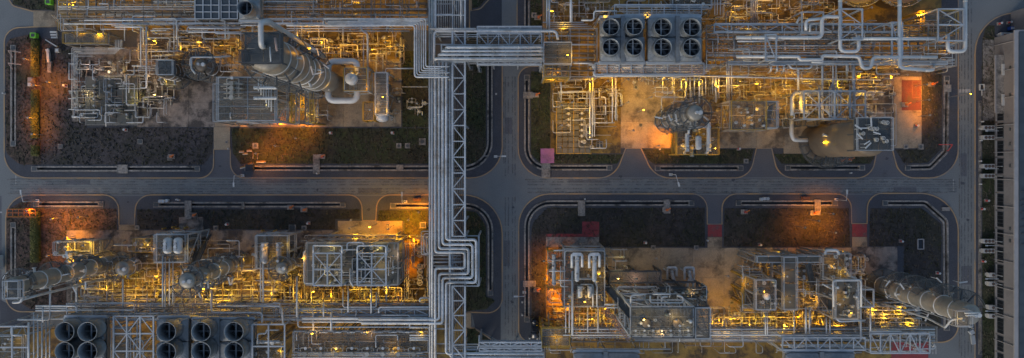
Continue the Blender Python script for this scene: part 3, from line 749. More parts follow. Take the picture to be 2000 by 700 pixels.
LAMPK = {'amber': ((1.0, .49, .006), 'amber_glow'), 'orange': ((1.0, .3, .0), 'orange_glow'), 'warm': ((1.0, .68, .16), 'amber_glow')}
NLAMP = [0]; RL = random.Random(31)
def lamp(x, y, z, watt, kind, zone, pole=None, bare=False):
    """sodium lamp on its own pole (or bracket): the lit lamps of the photograph"""
    c = P(x, y, z); col, gm = LAMPK[kind]; r = root('lamp', (c.x, c.y, .2 if pole is None else z - pole))
    rod('pole', (c.x, c.y, r.location.z), (c.x, c.y, z + .25), .06, 'warm_steel', r)
    if not bare: MB().lathe((c.x + .3, c.y, z), [(.26, .02), (.22, .16), (.08, .24), (.01, .26)], 10).build('hood', 'warm_steel', r)
    bar('arm', (c.x, c.y, z + .2), (c.x + .3, c.y, z + .2), .06, .06, 'warm_steel', r)
    MB().lathe((c.x + .3, c.y, z - .2), [(.02, 0), (.13, .06), (.16, .14), (.1, .2), (.01, .23)], 10).build('bulb', gm, r)
    l = bpy.data.lights.new('lamp_light', 'POINT' if bare else 'SPOT'); l.energy = watt; l.color = (col[0], col[1] * RL.uniform(.86, 1.14), col[2] * RL.uniform(.5, 3)); l.shadow_soft_size = .09 if bare else .35
    if not bare: l.spot_size = math.radians(132 if kind == 'orange' else 148); l.spot_blend = .7
    o = bpy.data.objects.new('lamp_light', l); _put(o, r); o.location = Vector((c.x + .3, c.y, z + .4 if bare else z - .42)) - r.location
    NLAMP[0] += 1
    tag(r, {'amber': 'lit amber lamp', 'orange': 'lit orange lamp', 'warm': 'lit pale yellow lamp'}[kind], zone, 'lamp'); return r

def cooler(x0, y0, x1, y1, z, fans, rpx, phrase, zone, cowl=2.6, foot=True):
    """air cooler bank: louvred box on legs with fan stacks on top"""
    A, B = P(x0, y0, z), P(x1, y1, z); X0, X1 = A.x, B.x; Y1, Y0 = A.y, B.y; r = root('air_cooler', ((X0 + X1) / 2, (Y0 + Y1) / 2, .2))
    bz = z - 1.6
    MB().box(((X0 + X1) / 2, (Y0 + Y1) / 2, bz - .2), X1 - X0 - .3, Y1 - Y0 - .3, 1.2).build('tube_bundle', 'warm_steel', r)
    xs = sorted(set(f[0] for f in fans)); ys = sorted(set(f[1] for f in fans))
    ex = [x0] + [(xs[k] + xs[k + 1]) / 2 for k in range(len(xs) - 1)] + [x1]; ey = [y0] + [(ys[k] + ys[k + 1]) / 2 for k in range(len(ys) - 1)] + [y1]
    for fx, fy in fans:
        i, j = xs.index(fx), ys.index(fy); a, c = P(ex[i], ey[j], z), P(ex[i + 1], ey[j + 1], z); q = P(fx, fy, z + cowl); R = W(rpx, z + cowl)
        # tapered plenum from the bay rectangle to the fan ring
        b = MB(); n = 32; ring = []
        for k in range(n):
            t = 2 * math.pi * k / n; ux, uy = math.cos(t), math.sin(t); s = min((abs((c.x if ux > 0 else a.x) - q.x) - .06) / max(abs(ux), 1e-4), (abs((a.y if uy > 0 else c.y) - q.y) - .06) / max(abs(uy), 1e-4))
            b.v.append((q.x + ux * s, q.y + uy * s, z - .6)); b.v.append((q.x + ux * s, q.y + uy * s, z - .1)); b.v.append((q.x + ux * R * 1.12, q.y + uy * R * 1.12, z + .42))
        for k in range(n):
            k2 = (k + 1) % n
            for m_ in (0, 1): b.f.append([3 * k + m_, 3 * k2 + m_, 3 * k2 + m_ + 1, 3 * k + m_ + 1]); b.sm.append(False)
        pl = b.build('plenum', 'zinc', r)
        st = MB().lathe((q.x, q.y, z), [(R * 1.1, .3), (R * 1.0, .75), (R, cowl), (R * 1.04, cowl), (R * 1.04, cowl + .12), (R * .97, cowl + .12), (R * .96, .9), (R * .96, -.2)], 40, caps=False).build('fan_stack', 'zinc', r)
        f = MB().lathe((q.x, q.y, z - .1), [(R * .99, -.3), (.05, -.3)], 24, caps=False).build('coil_face', 'fan_black', st)
        for k in range(4):
            t = k * math.pi / 2 + .55 + .3 * i; u = Vector((math.cos(t), math.sin(t), 0)); bar('blade', q.xy.to_3d() + Vector((0, 0, z + .8)) + u * .2, q.xy.to_3d() + Vector((0, 0, z + .8)) + u * R * .92, .55, .06, 'dark_steel', st)
        rod('hub', (q.x, q.y, z + .5), (q.x, q.y, z + 1.0), .35, 'dark_steel', st)
        bar('guard_beam', (q.x - R * .15, q.y - R * .95, z + 1.5), (q.x - R * .15, q.y + R * .95, z + 1.5), .3, .2, 'zinc', st)
        for fy_ in (-.18, .5): bar('guard_beam', (q.x - R * .9, q.y + R * fy_, z + 1.42), (q.x + R * .9, q.y + R * fy_, z + 1.42), .1, .12, 'zinc', st)
    for x in frange(X0, X1, 6):
        for y in (Y0, Y1): bar('leg', (x, y, .1), (x, y, z - .6), .34, .34, 'steel', r)
    for y in (Y0 - .25, Y1 + .25): bar('header_box', (X0, y, z - 1.0), (X1, y, z - 1.0), .5, .9, 'steel', r)
    for k in range(1, len(ex) - 1):
        g = P(ex[k], (y0 + y1) / 2, z); bar('divider_beam', (g.x, Y0 - .3, z - .02), (g.x, Y1 + .3, z - .02), .9, .5, 'zinc', r)
    tag(r, phrase, zone, 'air cooler'); return r

def clutter(x0, y0, x1, y1, n, seed, zone, kinds=('pump', 'valve', 'valve_loop', 'valve', 'strainer', 'dosing_skid'), z=.2, pipes=0, sc=1.0, pm=('small_pipe', 'small_pipe', 'pipe', 'rust_glow_pipe')):
    """machines and small pipework standing on a pad"""
    rg = random.Random(seed); done = []
    for _ in range(n * 6):
        if len(done) >= n: break
        x, y = rg.uniform(x0, x1), rg.uniform(y0, y1)
        if any(abs(x - a) < 14 and abs(y - b_) < 11 for a, b_ in done): continue
        done.append((x, y)); k = rg.choice(kinds); rot = rg.choice((0, math.pi / 2, math.pi, -math.pi / 2)); s = sc * rg.uniform(.55, .8)
        if k == 'pump': pump(x, y, z, rot, 'small pump set', zone, s)
        elif k == 'valve': valve(x, y, z + .3, rot, 'flanged valve', zone, s)
        elif k == 'valve_loop': vloop(x, y, z, rot, 'control valve loop', zone, s)
        elif k == 'strainer': strainer(x, y, z, rot, 'upright strainer', zone, s)
        elif k == 'junction_box': panelbox(x, y, z, rot, 'junction box', zone, s)
        else: skid(x, y, z, rot, 'small dosing skid', zone, s)
    for _ in range(int(pipes * 1.7)):
        x, y = rg.uniform(x0, x1), rg.uniform(y0, y1); zz = rg.choice((1.2, 2.0, 3.0)); w = rg.choice((1.4, 1.7, 2.2)); m_ = rg.choice(pm)
        if rg.random() < .5:
            xe = min(x1, max(x0, x + rg.uniform(15, 45) * rg.choice((-1, 1)))); ye = min(y1, max(y0, y + rg.uniform(8, 22) * rg.choice((-1, 1))))
            pipe(f'{x},{y},.2 {x},{y},{zz} {xe},{y},{zz} {xe},{ye},{zz} {xe},{ye},.2', w, zz, zone, m_)
        else:
            ye = min(y1, max(y0, y + rg.uniform(12, 40) * rg.choice((-1, 1))))
            pipe(f'{x},{y},.2 {x},{y},{zz} {x},{ye},{zz} {x},{ye},.2', w, zz, zone, m_)
def sticks(x0, y0, x1, y1, z, n, seed, zone):
    rg = random.Random(seed)
    for k in range(n): tubelight(rg.uniform(x0, x1), rg.uniform(y0, y1), z + 1.6, rg.uniform(0, 6.28), 'white tube light', zone, rg.uniform(.8, 1.1))

def maze(x0, y0, x1, y1, n, seed, zone, z0=1.5, z1=8.0):
    """fine pipework on many levels: thin runs with square bends and drops"""
    rg = random.Random(seed)
    for _ in range(n):
        x, y, z = rg.uniform(x0, x1), rg.uniform(y0, y1), rg.uniform(z0, z1); w = rg.choice((.9, 1.2, 1.2, 1.6, 2.0)); pts = [(x, y, max(.2, z - rg.uniform(.5, 4)))]; pts.append((x, y, z))
        for k in range(rg.choice((1, 2, 2, 3))):
            if (k + _) % 2: x = min(x1, max(x0, x + rg.uniform(10, 55) * rg.choice((-1, 1))))
            else: y = min(y1, max(y0, y + rg.uniform(8, 34) * rg.choice((-1, 1))))
            pts.append((x, y, z))
        pts.append((x, y, max(.2, z - rg.uniform(.5, 5))))
        q = [Vector(P(*p)) for p in pts]; base = q[1].copy()
        # drops stay vertical
        q[0] = Vector((q[1].x, q[1].y, pts[0][2])); q[-1] = Vector((q[-2].x, q[-2].y, pts[-1][2]))
        q = [q[0]] + [p for i, p in enumerate(q[1:], 1) if (p - q[i - 1]).length > .25]
        if len(q) > 1: pipe(q, w, z, zone, rg.choice(('pipe', 'pipe', 'small_pipe', 'galvanised', 'rust_glow_pipe')))
# ---------------------------------------------------------------- layout: racks and big pipes
def truss(x0, y0, x1, y1, z, axis, step, phrase, zone, m='steel', w=.26, vee=True, depth=1.4, legs=True, mid=False):
    """flat lattice bridge: two chords, posts and V diagonals, seen from above"""
    A, B = P(x0, y0, z), P(x1, y1, z); r = root('lattice_girder', ((A.x + B.x) / 2, (A.y + B.y) / 2, .2))
    L0, L1 = (A.x, B.x) if axis == 'x' else (A.y, B.y); st = frange(L0, L1, abs(step) * PX)
    def q(s, side, zz=z): return Vector((s, (A.y, B.y)[side], zz)) if axis == 'x' else Vector(((A.x, B.x)[side], s, zz))
    for side in (0, 1):
        bar('chord', q(L0, side), q(L1, side), w * 1.2, w, m, r); bar('lower_chord', q(L0, side, z - depth), q(L1, side, z - depth), w, w, m, r)
    for k, s in enumerate(st):
        bar('post', q(s, 0), q(s, 1), w * .8, w * .8, m, r)
        for side in (0, 1): bar('hanger', q(s, side, z - depth), q(s, side), w * .7, w * .7, m, r)
        if vee and k < len(st) - 1: bar('diagonal', q(s, k % 2), q(st[k + 1], 1 - k % 2), w * .7, w * .6, m, r)
        if legs and (k % 6 == 0 or k == len(st) - 1):
            for side in (0, 1): bar('leg', q(s, side, .1), q(s, side, z - depth), w * 1.3, w * 1.3, m, r)
    tag(r, phrase, zone, 'lattice girder'); return r
CR = 'on the central rack'
rack(838, -60, 884, 760, 'y', [6.5, 10.8], 6.4, 'long steel pipe rack', 'carrying the thick pipes across the middle road', braces=False, cross_extra=1)
truss(883.5, 60, 908, 462, 12.0, 'y', 28, 'long lattice walkway girder', 'on the right side of the central rack', w=.3)
truss(883.5, 559, 908, 760, 12.0, 'y', 28, 'shorter lattice walkway girder', 'below the loop of the central rack', w=.3)
truss(883.5, 462, 908, 559, 9.6, 'y', 24, 'low lattice girder', 'under the loop of the central rack', w=.26)
truss(850, -60, 908, 60, 12.0, 'y', 30, 'steel lattice girder', 'at the top end of the central rack', vee=False)
vx = [850, 857.5, 864.5, 871.5]; yt = [493, 486, 477.7, 468.6]; xr = [908, 915, 923, 930]; yb = [524, 535, 543, 552]; ey = [115, 107, 100, 93]
tail = ['850,760', '858,624 700,624', '864.5,631.5 706,631.5', '871.5,691 1062,691']
for k in range(4):
    a = tail[k].split()
    pipe(f'1060,{ey[k]},13.4 {vx[k]},{ey[k]},13.4 {vx[k]},{ey[k]+4},11.5 {vx[k]},{yt[k]},11.5 {xr[k]},{yt[k]},11.5 {xr[k]},{yb[k]},11.5 {vx[k]},{yb[k]},11.5 ' + ' '.join(p + ',11.5' for p in a), 5.5, 11.5, 'looping round the bend of the central rack', 'galvanised', bend=1.1, flanges=7)
pipe('878.8,124 878.8,698 1062,698', 5.2, 11.4, 'running straight down the central rack into the lower bridge', 'galvanised', flanges=7)
pipe('844,760 844,-60', 4.4, 11.4, CR, flanges=8); pipe('839.5,760 839.5,-60', 2.6, 11.4, CR)
pipe('848,126,11.8 848,61,11.8 1086,61,12.4 1090,78,12.4', 5.2, 12, 'turning from the central rack along the upper bridge', 'galvanised')
runs('y', -60, 60, [853, 857, 861.5, 866, 870, 874, 879, 883, 888, 892, 896, 900, 904], 9.6, 2.0, 'at the top end of the central rack')
runs('y', -60, 60, [846, 900.5], 11.2, 4.2, 'at the top end of the central rack')
runs('y', 128, 760, [887.5, 891.5, 895.5, 899.5, 903.5], 8.2, 1.3, 'under the walkway of the central rack', 'rust_glow_pipe')
runs('y', 128, 470, [853.8, 868], 7.4, 2.0, 'below the thick pipes of the central rack', 'rust_glow_pipe')
runs('x', 842, 900, [499, 506, 513], 10.4, 2.4, 'crossing inside the loop of the central rack')
# frame round the expansion loop
truss(908, 461, 935, 559, 10.6, 'y', 33, 'steel frame', 'carrying the pipe loop beside the central rack', vee=True)
pipe('841,600,10.9 841,512,10.9 905,512,10.9', 1.8, 11, 'inside the loop of the central rack')
for i, (y, x) in enumerate(((452, 845), (457, 848), (462, 851))):
    pipe(f'{x+8},{y+20-3*i},10.5 {x+8-0},{y},10.5 {x-22+2*i},{y},10.5 {x-22+2*i},{497-2*i},10.5 {x+3},{497-2*i},10.5', 1.9, 10.5, 'hooked off the left edge of the central rack', 'pipe')
# pipes that come from the upper left and drop onto the central rack
nx = [810, 814.3, 818.6, 823, 827.2, 831.4]; nt = [50, 47.4, 44.8, 42.2, 39.6, 37]; nb = [151, 146.6, 142.4, 138.4, 134.4, 130.4]; ns = [560, 640, 636, 640, 700, 632]; ne = [876, 862, 877, 869, 862, 877]
for k in range(6): pipe(f'{ns[k]},{nt[k]} {nx[k]},{nt[k]} {nx[k]},{nb[k]} {ne[k]},{nb[k]} {ne[k]+.3},{nb[k]},11', 3.6 if k == 0 else 2.7, 12.9, 'bending from upper left rack onto central rack', 'galvanised')
# upper bridge
rack(862, 88, 1062, 119, 'x', [8.5, 12.6], 6, 'steel pipe bridge', 'over the upper road', braces=False, cross_extra=1)
truss(932, 65, 1058, 90, 12.2, 'x', 20.5, 'white lattice girder', 'along the upper side of the pipe bridge')
truss(932, 119, 1058, 126, 12.0, 'x', 20.5, 'narrow lattice girder', 'along the lower side of the pipe bridge')
truss(932, 52.5, 1058, 58, 12.0, 'x', 20.5, 'narrow lattice girder', 'along the top edge of the pipe bridge', vee=False)
runs('x', 842, 1060, [68, 72], 10.6, 2.4, 'inside the upper bridge'); runs('x', 900, 1060, [76, 80, 84, 87], 9.0, 2.0, 'inside the upper bridge', 'rust_glow_pipe', 8)
runs('x', 895, 1058, [121.5, 124.5], 10.4, 1.8, 'under the lower edge of the upper bridge'); runs('x', 838, 930, [56, 58.5], 12.3, 2.2, 'joining the central rack to the upper bridge')
# lower bridge
rack(905, 684, 1062, 704, 'x', [8, 10.8], 6, 'steel pipe bridge', 'over the road at the bottom edge', braces=False, cross_extra=1)
truss(936, 669, 1058, 676, 11.5, 'x', 20.5, 'narrow lattice girder', 'along the upper side of the bottom bridge')
truss(936, 680, 1058, 686, 11.5, 'x', 24, 'narrow lattice girder', 'in the middle of the bottom bridge')
runs('x', 870, 1058, [672.5, 678, 682], 10.6, 2.2, 'inside the bottom bridge'); pipe('936,655 936,672 930,690', 3.4, 11, 'standing at the corner of the bottom bridge')

# ---- upper left rack
UL = 'on the upper left rack'
rack(112, -40, 836, 36, 'x', [6.0, 9.6], 6.2, 'broad pipe rack', 'along the upper left edge', 'warm_steel', braces=False, cross_extra=2)
for z_, n_, w_, m_ in ((9.8, 14, 2.2, 'rust_glow_pipe'), (6.3, 12, 2.6, 'rust_glow_pipe'), (7.8, 4, 4.0, 'pale_pipe')):
    for k in range(n_):
        y_ = -34 + 68 * (k + RNG.uniform(.2, .8)) / n_; a_ = RNG.choice((114, 114, 200, 300)); e_ = RNG.choice((834, 834, 700, 620, 378))
        pipe(f'{a_},{y_} {e_},{y_}', w_ * RNG.uniform(.8, 1.2), z_, UL, m_ if RNG.random() < .7 else 'pipe')
for k in range(26): x_ = RNG.uniform(118, 830); y_ = RNG.uniform(-30, 5); pipe(f'{x_},{y_} {x_},{y_ + RNG.uniform(12, 30)}', 1.8, 10.2, 'crossing over the upper left rack', RNG.choice(('rust_glow_pipe', 'pipe')))
truss(240, 37, 836, 46, 10.6, 'x', 26, 'long edge girder', 'along the front of the upper left rack', m='steel', vee=False)
for s_, w_ in (('125,47 290,47', 2.6), ('165,40 360,40', 2.6), ('300,37 345,37 345,78', 2.4), ('225,53 280,53 280,88,3', 2.6), ('286,52 286,172,4 276,172,4', 3.2), ('275,55 275,130,6', 2.4), ('340,42 340,110,7', 2.2), ('632,37 632,52 740,52', 3.6), ('700,40 806,40', 2.8), ('370,56 470,56', 3.2), ('366,63 366,53 480,53', 2.6), ('368,63 468,63', 2.8), ('395,52 395,76,8 448,76,8 448,62', 2.6), ('440,30 440,75', 2.6), ('420,56 420,66 500,66', 2.4), ('470,50 510,50', 2.6), ('580,50 580,100,5', 2.6), ('706,48 706,60 718,66 718,140,7', 3.6), ('710,140,7 710,70,9', 2.6), ('694,42 694,52', 3), ('560,51 640,51', 2.4), ('560,56 805,56', 2.0), ('600,61 800,61', 2.0), ('735,150,4 735,104,4', 2.8), ('748,150,4 748,104,4 760,104,4', 2.6), ('700,150,4 700,100,4 690,96,4', 2.2)):
    pipe(s_, w_, 10.9, 'in front of the upper left rack', RNG.choice(('pipe', 'galvanised', 'pale_pipe')))
for k in range(14): x_ = 150 + 48 * k + RNG.uniform(-8, 8); pipe(f'{x_},{RNG.uniform(44, 54)},9.5 {x_},{RNG.uniform(72, 100)},{RNG.uniform(1.5,4)}', RNG.choice((2.0, 2.6, 3.0)), 6, 'dropping from the upper left rack to the pumps', RNG.choice(('pipe', 'rust_glow_pipe')))
# ---- upper right rack
UR = 'on the upper right rack'
rack(1062, 56, 1166, 150, 'x', [6.5, 11.0], 5.5, 'short end bay of pipe rack', 'at the right end of the upper bridge', 'warm_steel', braces=False, cross_extra=2)
rack(1380, 50, 1868, 128, 'x', [6.5, 10.2], 6.2, 'broad pipe rack', 'along the upper right edge', 'warm_steel', braces=False, cross_extra=2)
for z_, n_, w_, m_ in ((10.4, 15, 2.2, 'rust_glow_pipe'), (6.8, 12, 2.6, 'rust_glow_pipe'), (8.4, 5, 3.6, 'pipe')):
    for k in range(n_):
        y_ = 54 + 72 * (k + RNG.uniform(.2, .8)) / n_; a_ = RNG.choice((1382, 1382, 1440, 1500)); e_ = RNG.choice((1864, 1864, 1800, 1700))
        pipe(f'{a_},{y_} {e_},{y_}', w_ * RNG.uniform(.8, 1.2), z_, UR, m_ if RNG.random() < .65 else 'pipe')
for k in range(22): x_ = RNG.uniform(1385, 1860); y_ = RNG.uniform(56, 100); pipe(f'{x_},{y_} {x_},{y_ + RNG.uniform(12, 26)}', 1.8, 10.8, 'crossing over the upper right rack', RNG.choice(('rust_glow_pipe', 'pipe')))
for k in range(10): y_ = 62 + 8.5 * k; pipe(f'1066,{y_} 1164,{y_}', RNG.choice((2, 2.4, 3)), 11.2 if k % 2 else 8.0, 'across the end bay beside the upper bridge', RNG.choice(('rust_glow_pipe', 'pipe')))
BG = 'above the upper right rack'
for s_, w_ in (('1438,74 1605,74 1605,33 1642,33 1642,45', 7.2), ('1438,111 1560,111 1562,117 1582,117 1606,117 1606,109 1678,111 1684,134 1701,134 1705,112 1830,112', 6.6), ('1641,-30 1641,101 1677,101 1677,70', 7.4), ('1757,-30 1757,133 1806,137', 7.4), ('1806,138 1822,137 1822,128,9', 6.4), ('1885,-30 1885,101 1851,101 1851,68', 7.4), ('1665,76 1840,76', 6.4), ('1574,60 1574,40 1602,37', 6.0), ('1582,62,13 1582,47,13 1602,46,13', 4.4), ('1440,81 1500,81', 3.2), ('1607,118 1607,122 1585,122', 3.4), ('1562,34,12 1556,46,12', 4.6)):
    pipe(s_, w_, 15.0, BG, 'pale_pipe', bend=1.3, flanges=6)
for s_, w_ in (('1416,48 1640,48', 2.8), ('1418,64 1570,64', 2.8), ('1421,45 1421,64', 2.6), ('1420,124 1700,124', 3.2), ('1420,124 1420,200,5', 3.2), ('1424,126 1424,200,5', 2.4), ('1429,126 1429,196,5', 2.4), ('1462,124 1462,149 1380,149', 2.4), ('1540,126 1546,134 1583,134 1586,126', 4.0), ('1506,128 1506,138 1500,143,8', 4.4), ('1518,128 1518,138 1513,143,8', 4.4), ('1531,128 1531,138 1526,143,8', 4.4), ('1559,134 1559,178,8', 4.6), ('1627,128 1627,220,7', 3.4), ('1633,128 1633,220,7', 3.2), ('1606,128 1606,230,6', 4.6), ('1667,120 1667,230,8', 6.4), ('1654,126 1654,160,7', 4.6), ('1712,126 1712,145 1757,145', 2.4), ('1395,150 1720,157', 2.2)):
    pipe(s_, w_, 10.8, 'hanging below the upper right rack', RNG.choice(('pipe', 'galvanised', 'pale_pipe')))
def portal(x0, y0, x1, y1, z, phrase, zone, nx=1, ny=1, xb=True, m='steel', w=.3, base=None):
    """open steel frame with cross bracing in its top"""
    xs = [P(x0 + (x1 - x0) * k / nx, y0, z).x for k in range(nx + 1)]; ys = [P(x0, y0 + (y1 - y0) * k / ny, z).y for k in range(ny + 1)]
    r = root('gantry', ((xs[0] + xs[-1]) / 2, (ys[0] + ys[-1]) / 2, .2))
    for x in xs:
        bar('beam', (x, ys[0], z), (x, ys[-1], z), w, w, m, r)
        for y in (ys[0], ys[-1]): bar('column', (x, y, base if base is not None else .1), (x, y, z - .02), w, w, m, r)
    for y in ys: bar('beam', (xs[0], y, z - .03), (xs[-1], y, z - .03), w * .95, w, m, r)
    if xb:
        for i in range(nx):
            for j in range(ny):
                a, c = (xs[i], xs[i + 1]) if (i + j) % 2 == 0 else (xs[i + 1], xs[i]); bar('diagonal', (a, ys[j], z - .06), (c, ys[j + 1], z - .06), w * .6, w * .6, m, r)
    tag(r, phrase, zone, 'gantry'); return r
portal(1495, 68, 1516, 118, 15.5, 'slim upright steel frame', 'over the middle of the upper right rack')
portal(1566, 24, 1608, 66, 13, 'open steel frame', 'beside the bent pale pipe at the top', xb=False)
portal(1640, 18, 1684, 78, 15.5, 'cross-braced steel frame', 'round the left hanging pipe loop', 1, 2)
portal(1832, 18, 1882, 80, 15.5, 'cross-braced steel frame', 'round the rightmost hanging pipe loop', 1, 2)
portal(1742, 44, 1762, 116, 15, 'slim upright steel frame', 'round the middle hanging pipe loop', 1, 1)
truss(1395, 47, 1760, 63, 11.4, 'x', 32, 'long lattice girder', 'along the top of the upper right rack')
truss(1420, 121, 1850, 126, 11.2, 'x', 30, 'narrow edge girder', 'along the front of the upper right rack', vee=False)
platform(1800, 22, 1866, 66, 9, 'amber lit grating platform', 'at the far right end of the upper rack', 'open_grating', 'yellow_paint', 'yellow_paint', (), 3.2, 4)
# ---- lower left rack
LLz = 'on the lower left rack'
rack(130, 594, 838, 626, 'x', [6.0, 9.6], 6.2, 'long pipe rack', 'behind the lower left air coolers', 'steel', braces=False, cross_extra=1)
for z_, n_, w_ in ((9.9, 8, 2.4), (6.3, 7, 2.6)):
    for k in range(n_):
        y_ = 596 + 29 * (k + .5) / n_; a_ = RNG.choice((70, 134, 180, 560)); e_ = RNG.choice((836, 836, 838, 470 if a_ < 400 else 836))
        pipe(f'{a_},{y_} {e_},{y_}', w_ * RNG.uniform(.8, 1.3), z_, LLz, RNG.choice(('pipe', 'galvanised', 'rust_glow_pipe', 'pipe')))
for s_, w_ in (('70,607 156,607', 3.2), ('84,598 150,598 150,610', 3.6), ('35,625 98,625 98,565', 3.6), ('84,630 84,600', 3.4), ('150,520 150,590', 4.2), ('240,545 240,597', 3.4), ('180,592 262,592 262,606 120,606', 2.6), ('413,567 413,611 512,611 512,630', 4.2), ('425,598 550,598 553,632', 4.4), ('580,540 580,620', 4.6), ('632,590 632,620', 3.4), ('647,610 647,645', 4.6), ('612,610 612,646', 3.4), ('582,617 582,639 838,639', 3.0), ('590,622 838,622', 5.6), ('590,629 838,629', 3.6), ('740,612 740,600 838,600', 3.2), ('745,616 800,616 800,640', 2.6), ('820,590 820,582 838,582', 3), ('318,500 318,600', 3.4), ('323,502 323,600', 2.6), ('331,505 331,597', 2.4), ('338,510 338,596', 2.2), ('509,480 509,590', 2.8), ('514,482 514,590', 3.6), ('670,565 670,600 735,600 735,570', 2.4), ('680,560 680,610', 3), ('725,560 725,612', 3)):
    pipe(s_, w_, 11.2, 'between the lower left columns and their rack', RNG.choice(('pipe', 'galvanised', 'galvanised')))
truss(582, 604, 838, 616, 10.6, 'x', 26, 'lattice girder', 'beside the central rack on the lower left', vee=True)
# ---- lower right rack
rack(1062, 640, 1830, 668, 'x', [6.0, 9.8], 6.2, 'long pipe rack', 'along the lower right edge', 'warm_steel', braces=False, cross_extra=2)
for z_, n_, w_ in ((10.1, 8, 2.3), (6.3, 7, 2.6)):
    for k in range(n_):
        y_ = 642 + 25 * (k + .5) / n_; a_ = RNG.choice((1064, 1064, 1240, 1390)); e_ = RNG.choice((1826, 1826, 1700))
        pipe(f'{a_},{y_} {e_},{y_}', w_ * RNG.uniform(.8, 1.3), z_, 'on the lower right rack', RNG.choice(('pipe', 'galvanised', 'rust_glow_pipe', 'pipe')))
for s_, w_ in (('1125,682 1310,682', 3.0), ('1100,655 1680,655 1690,664 1800,664', 2.8), ('1525,674 1670,674 1681,664 1681,540', 4.0), ('1528,680 1528,664 1670,664', 3.2), ('1540,677 1690,677', 4.6), ('1535,690 1560,682 1700,682', 3.0), ('1700,660 1700,600', 3.4), ('1722,664 1722,690', 3.2), ('1700,648 1760,648', 5.0), ('1495,610 1495,655', 3.0), ('1499,610 1499,655', 2.4), ('1574,600 1574,652', 4.4), ('1581,600 1581,652', 3.4), ('1614,620 1614,652', 3.0), ('1621,620 1621,652', 3.0), ('1551,600 1551,652', 2.6)):
    pipe(s_, w_, 11.2, 'along the front of the lower right rack', RNG.choice(('pipe', 'galvanised', 'pale_pipe')))
truss(1528, 660, 1690, 684, 12, 'x', 22, 'wide lattice girder', 'above the lower right rack')
truss(1700, 652, 1816, 690, 11.5, 'x', 18, 'wide lattice girder', 'at the right end of the lower right rack')
# ---------------------------------------------------------------- layout: coolers, columns, structures
NEZ = 'in the north-east plot'
cooler(1172, 34, 1260, 120, 13, [(1193.5, 52.5), (1239.5, 52), (1193.5, 92), (1239.5, 92)], 16, 'left galvanised air cooler with four fan stacks', 'on the upper right rack', 2.2)
cooler(1265, 34, 1371, 120, 13, [(1295, 53), (1351.5, 53), (1295, 92.5), (1351.5, 92.5)], 17, 'right galvanised air cooler with four fan stacks', 'on the upper right rack', 2.2)
cooler(122, 622, 204, 720, 12, [(126.5, 648), (171, 648), (126.5, 687), (171, 687)], 18.5, 'leftmost galvanised air cooler', 'at the bottom left', 3.4)
cooler(305, 622, 368, 720, 12, [(325, 648), (325, 688)], 18.5, 'narrow galvanised air cooler with one row of fans', 'at the bottom left', 3.4)
cooler(373, 625, 495, 722, 12, [(393, 648), (457, 648), (393, 687), (457, 687)], 18.5, 'wide galvanised air cooler', 'beside the narrow one at the bottom left', 3.4)
cooler(466, -30, 508, 38, 13, [(478, 15)], 14.5, 'galvanised air cooler with a single fan stack', 'at the top edge', 3.4)
cooler(1120, 690, 1250, 790, 12, [(1150, 740), (1215, 740)], 17, 'galvanised air cooler just below the picture', 'at the lower right rack', 2.6)
cooler(1535, 690, 1670, 790, 12, [(1575, 730), (1635, 730)], 17, 'galvanised air cooler with stacks at the bottom edge', 'under the lower right girder', 2.6)
def louvres(x0, y0, x1, y1, z, nx, ny, phrase, zone):
    A, B = P(x0, y0, z), P(x1, y1, z); r = root('air_cooler', ((A.x + B.x) / 2, (A.y + B.y) / 2, .2)); xs = frange(A.x, B.x, (B.x - A.x) / nx); ys = frange(B.y, A.y, (A.y - B.y) / ny)
    blk('casing', ((A.x + B.x) / 2, (A.y + B.y) / 2, z - .9), B.x - A.x, A.y - B.y, 1.4, 'dark_steel', r)
    for i in range(nx):
        for j in range(ny): blk('louvre_panel', ((xs[i] + xs[i + 1]) / 2, (ys[j] + ys[j + 1]) / 2, z - .14), xs[i + 1] - xs[i] - .3, ys[j + 1] - ys[j] - .3, .1, 'roof_sheet', r)
    for x in xs: bar('frame_bar', (x, ys[0], z), (x, ys[-1], z), .2, .2, 'steel', r)
    for y in ys: bar('frame_bar', (xs[0], y, z - .02), (xs[-1], y, z - .02), .18, .2, 'steel', r)
    for x in (A.x, B.x):
        for y in (A.y, B.y): bar('leg', (x, y, .1), (x, y, z - 1), .34, .34, 'steel', r)
    tag(r, phrase, zone, 'air cooler')
louvres(381, -30, 428, 37, 12.5, 3, 5, 'wide dark louvred air cooler', 'at the top edge')
louvres(432, -30, 464, 37, 12.5, 2, 5, 'narrow dark louvred air cooler', 'at the top edge')

# columns
tw, tc, tR = tower(660, 168, 26, 48.5, 'tallest silver column with curved platforms', 'in the north-west plot', 'cladding',
      [(.38, 1.7, 200, 290), (.5, 1.8, 20, 240), (.62, 1.9, 30, 110), (.68, 1.9, 170, 290), (.8, 2.0, 20, 200), (.88, 1.9, 190, 330)], 12, lad=250, nozz=10, seed=3, low=.78, neck=.28)
platform(478, 66, 551, 124, 50.7, 'dark square top platform', 'on the tallest column', 'dark_grating', 'dark_steel', 'dark_steel', (), 2.4, 4, .3, foot=48.7, brace=False)
platform(472, 100, 486, 124, 50.5, 'small dark side platform', 'at the top of the tallest column', 'dark_grating', 'dark_steel', 'dark_steel', (), 2.4, 4, .3, foot=48.7, brace=False)
pipe('519,94,48.5 510,90,52.5 509,44,53.5 523,42,52.5 556,62,46 600,90,35 632,112,24', 10, 50, 'looping from the top of the tallest column down its side', 'pipe', bend=1.2)
pipe('527,92,51.7 529,122,51.7', 3, 56, 'lying on the dark platform of the tallest column', 'pale_pipe'); pipe('541,100,51.9 537,74,51.9', 4.4, 56, 'lying on the dark platform of the tallest column', 'pink_pipe')
sticks(560, 90, 640, 150, 34, 10, 5, 'on the platforms of the tallest column')
WH = 'looping between the tallest column and the square vessel'
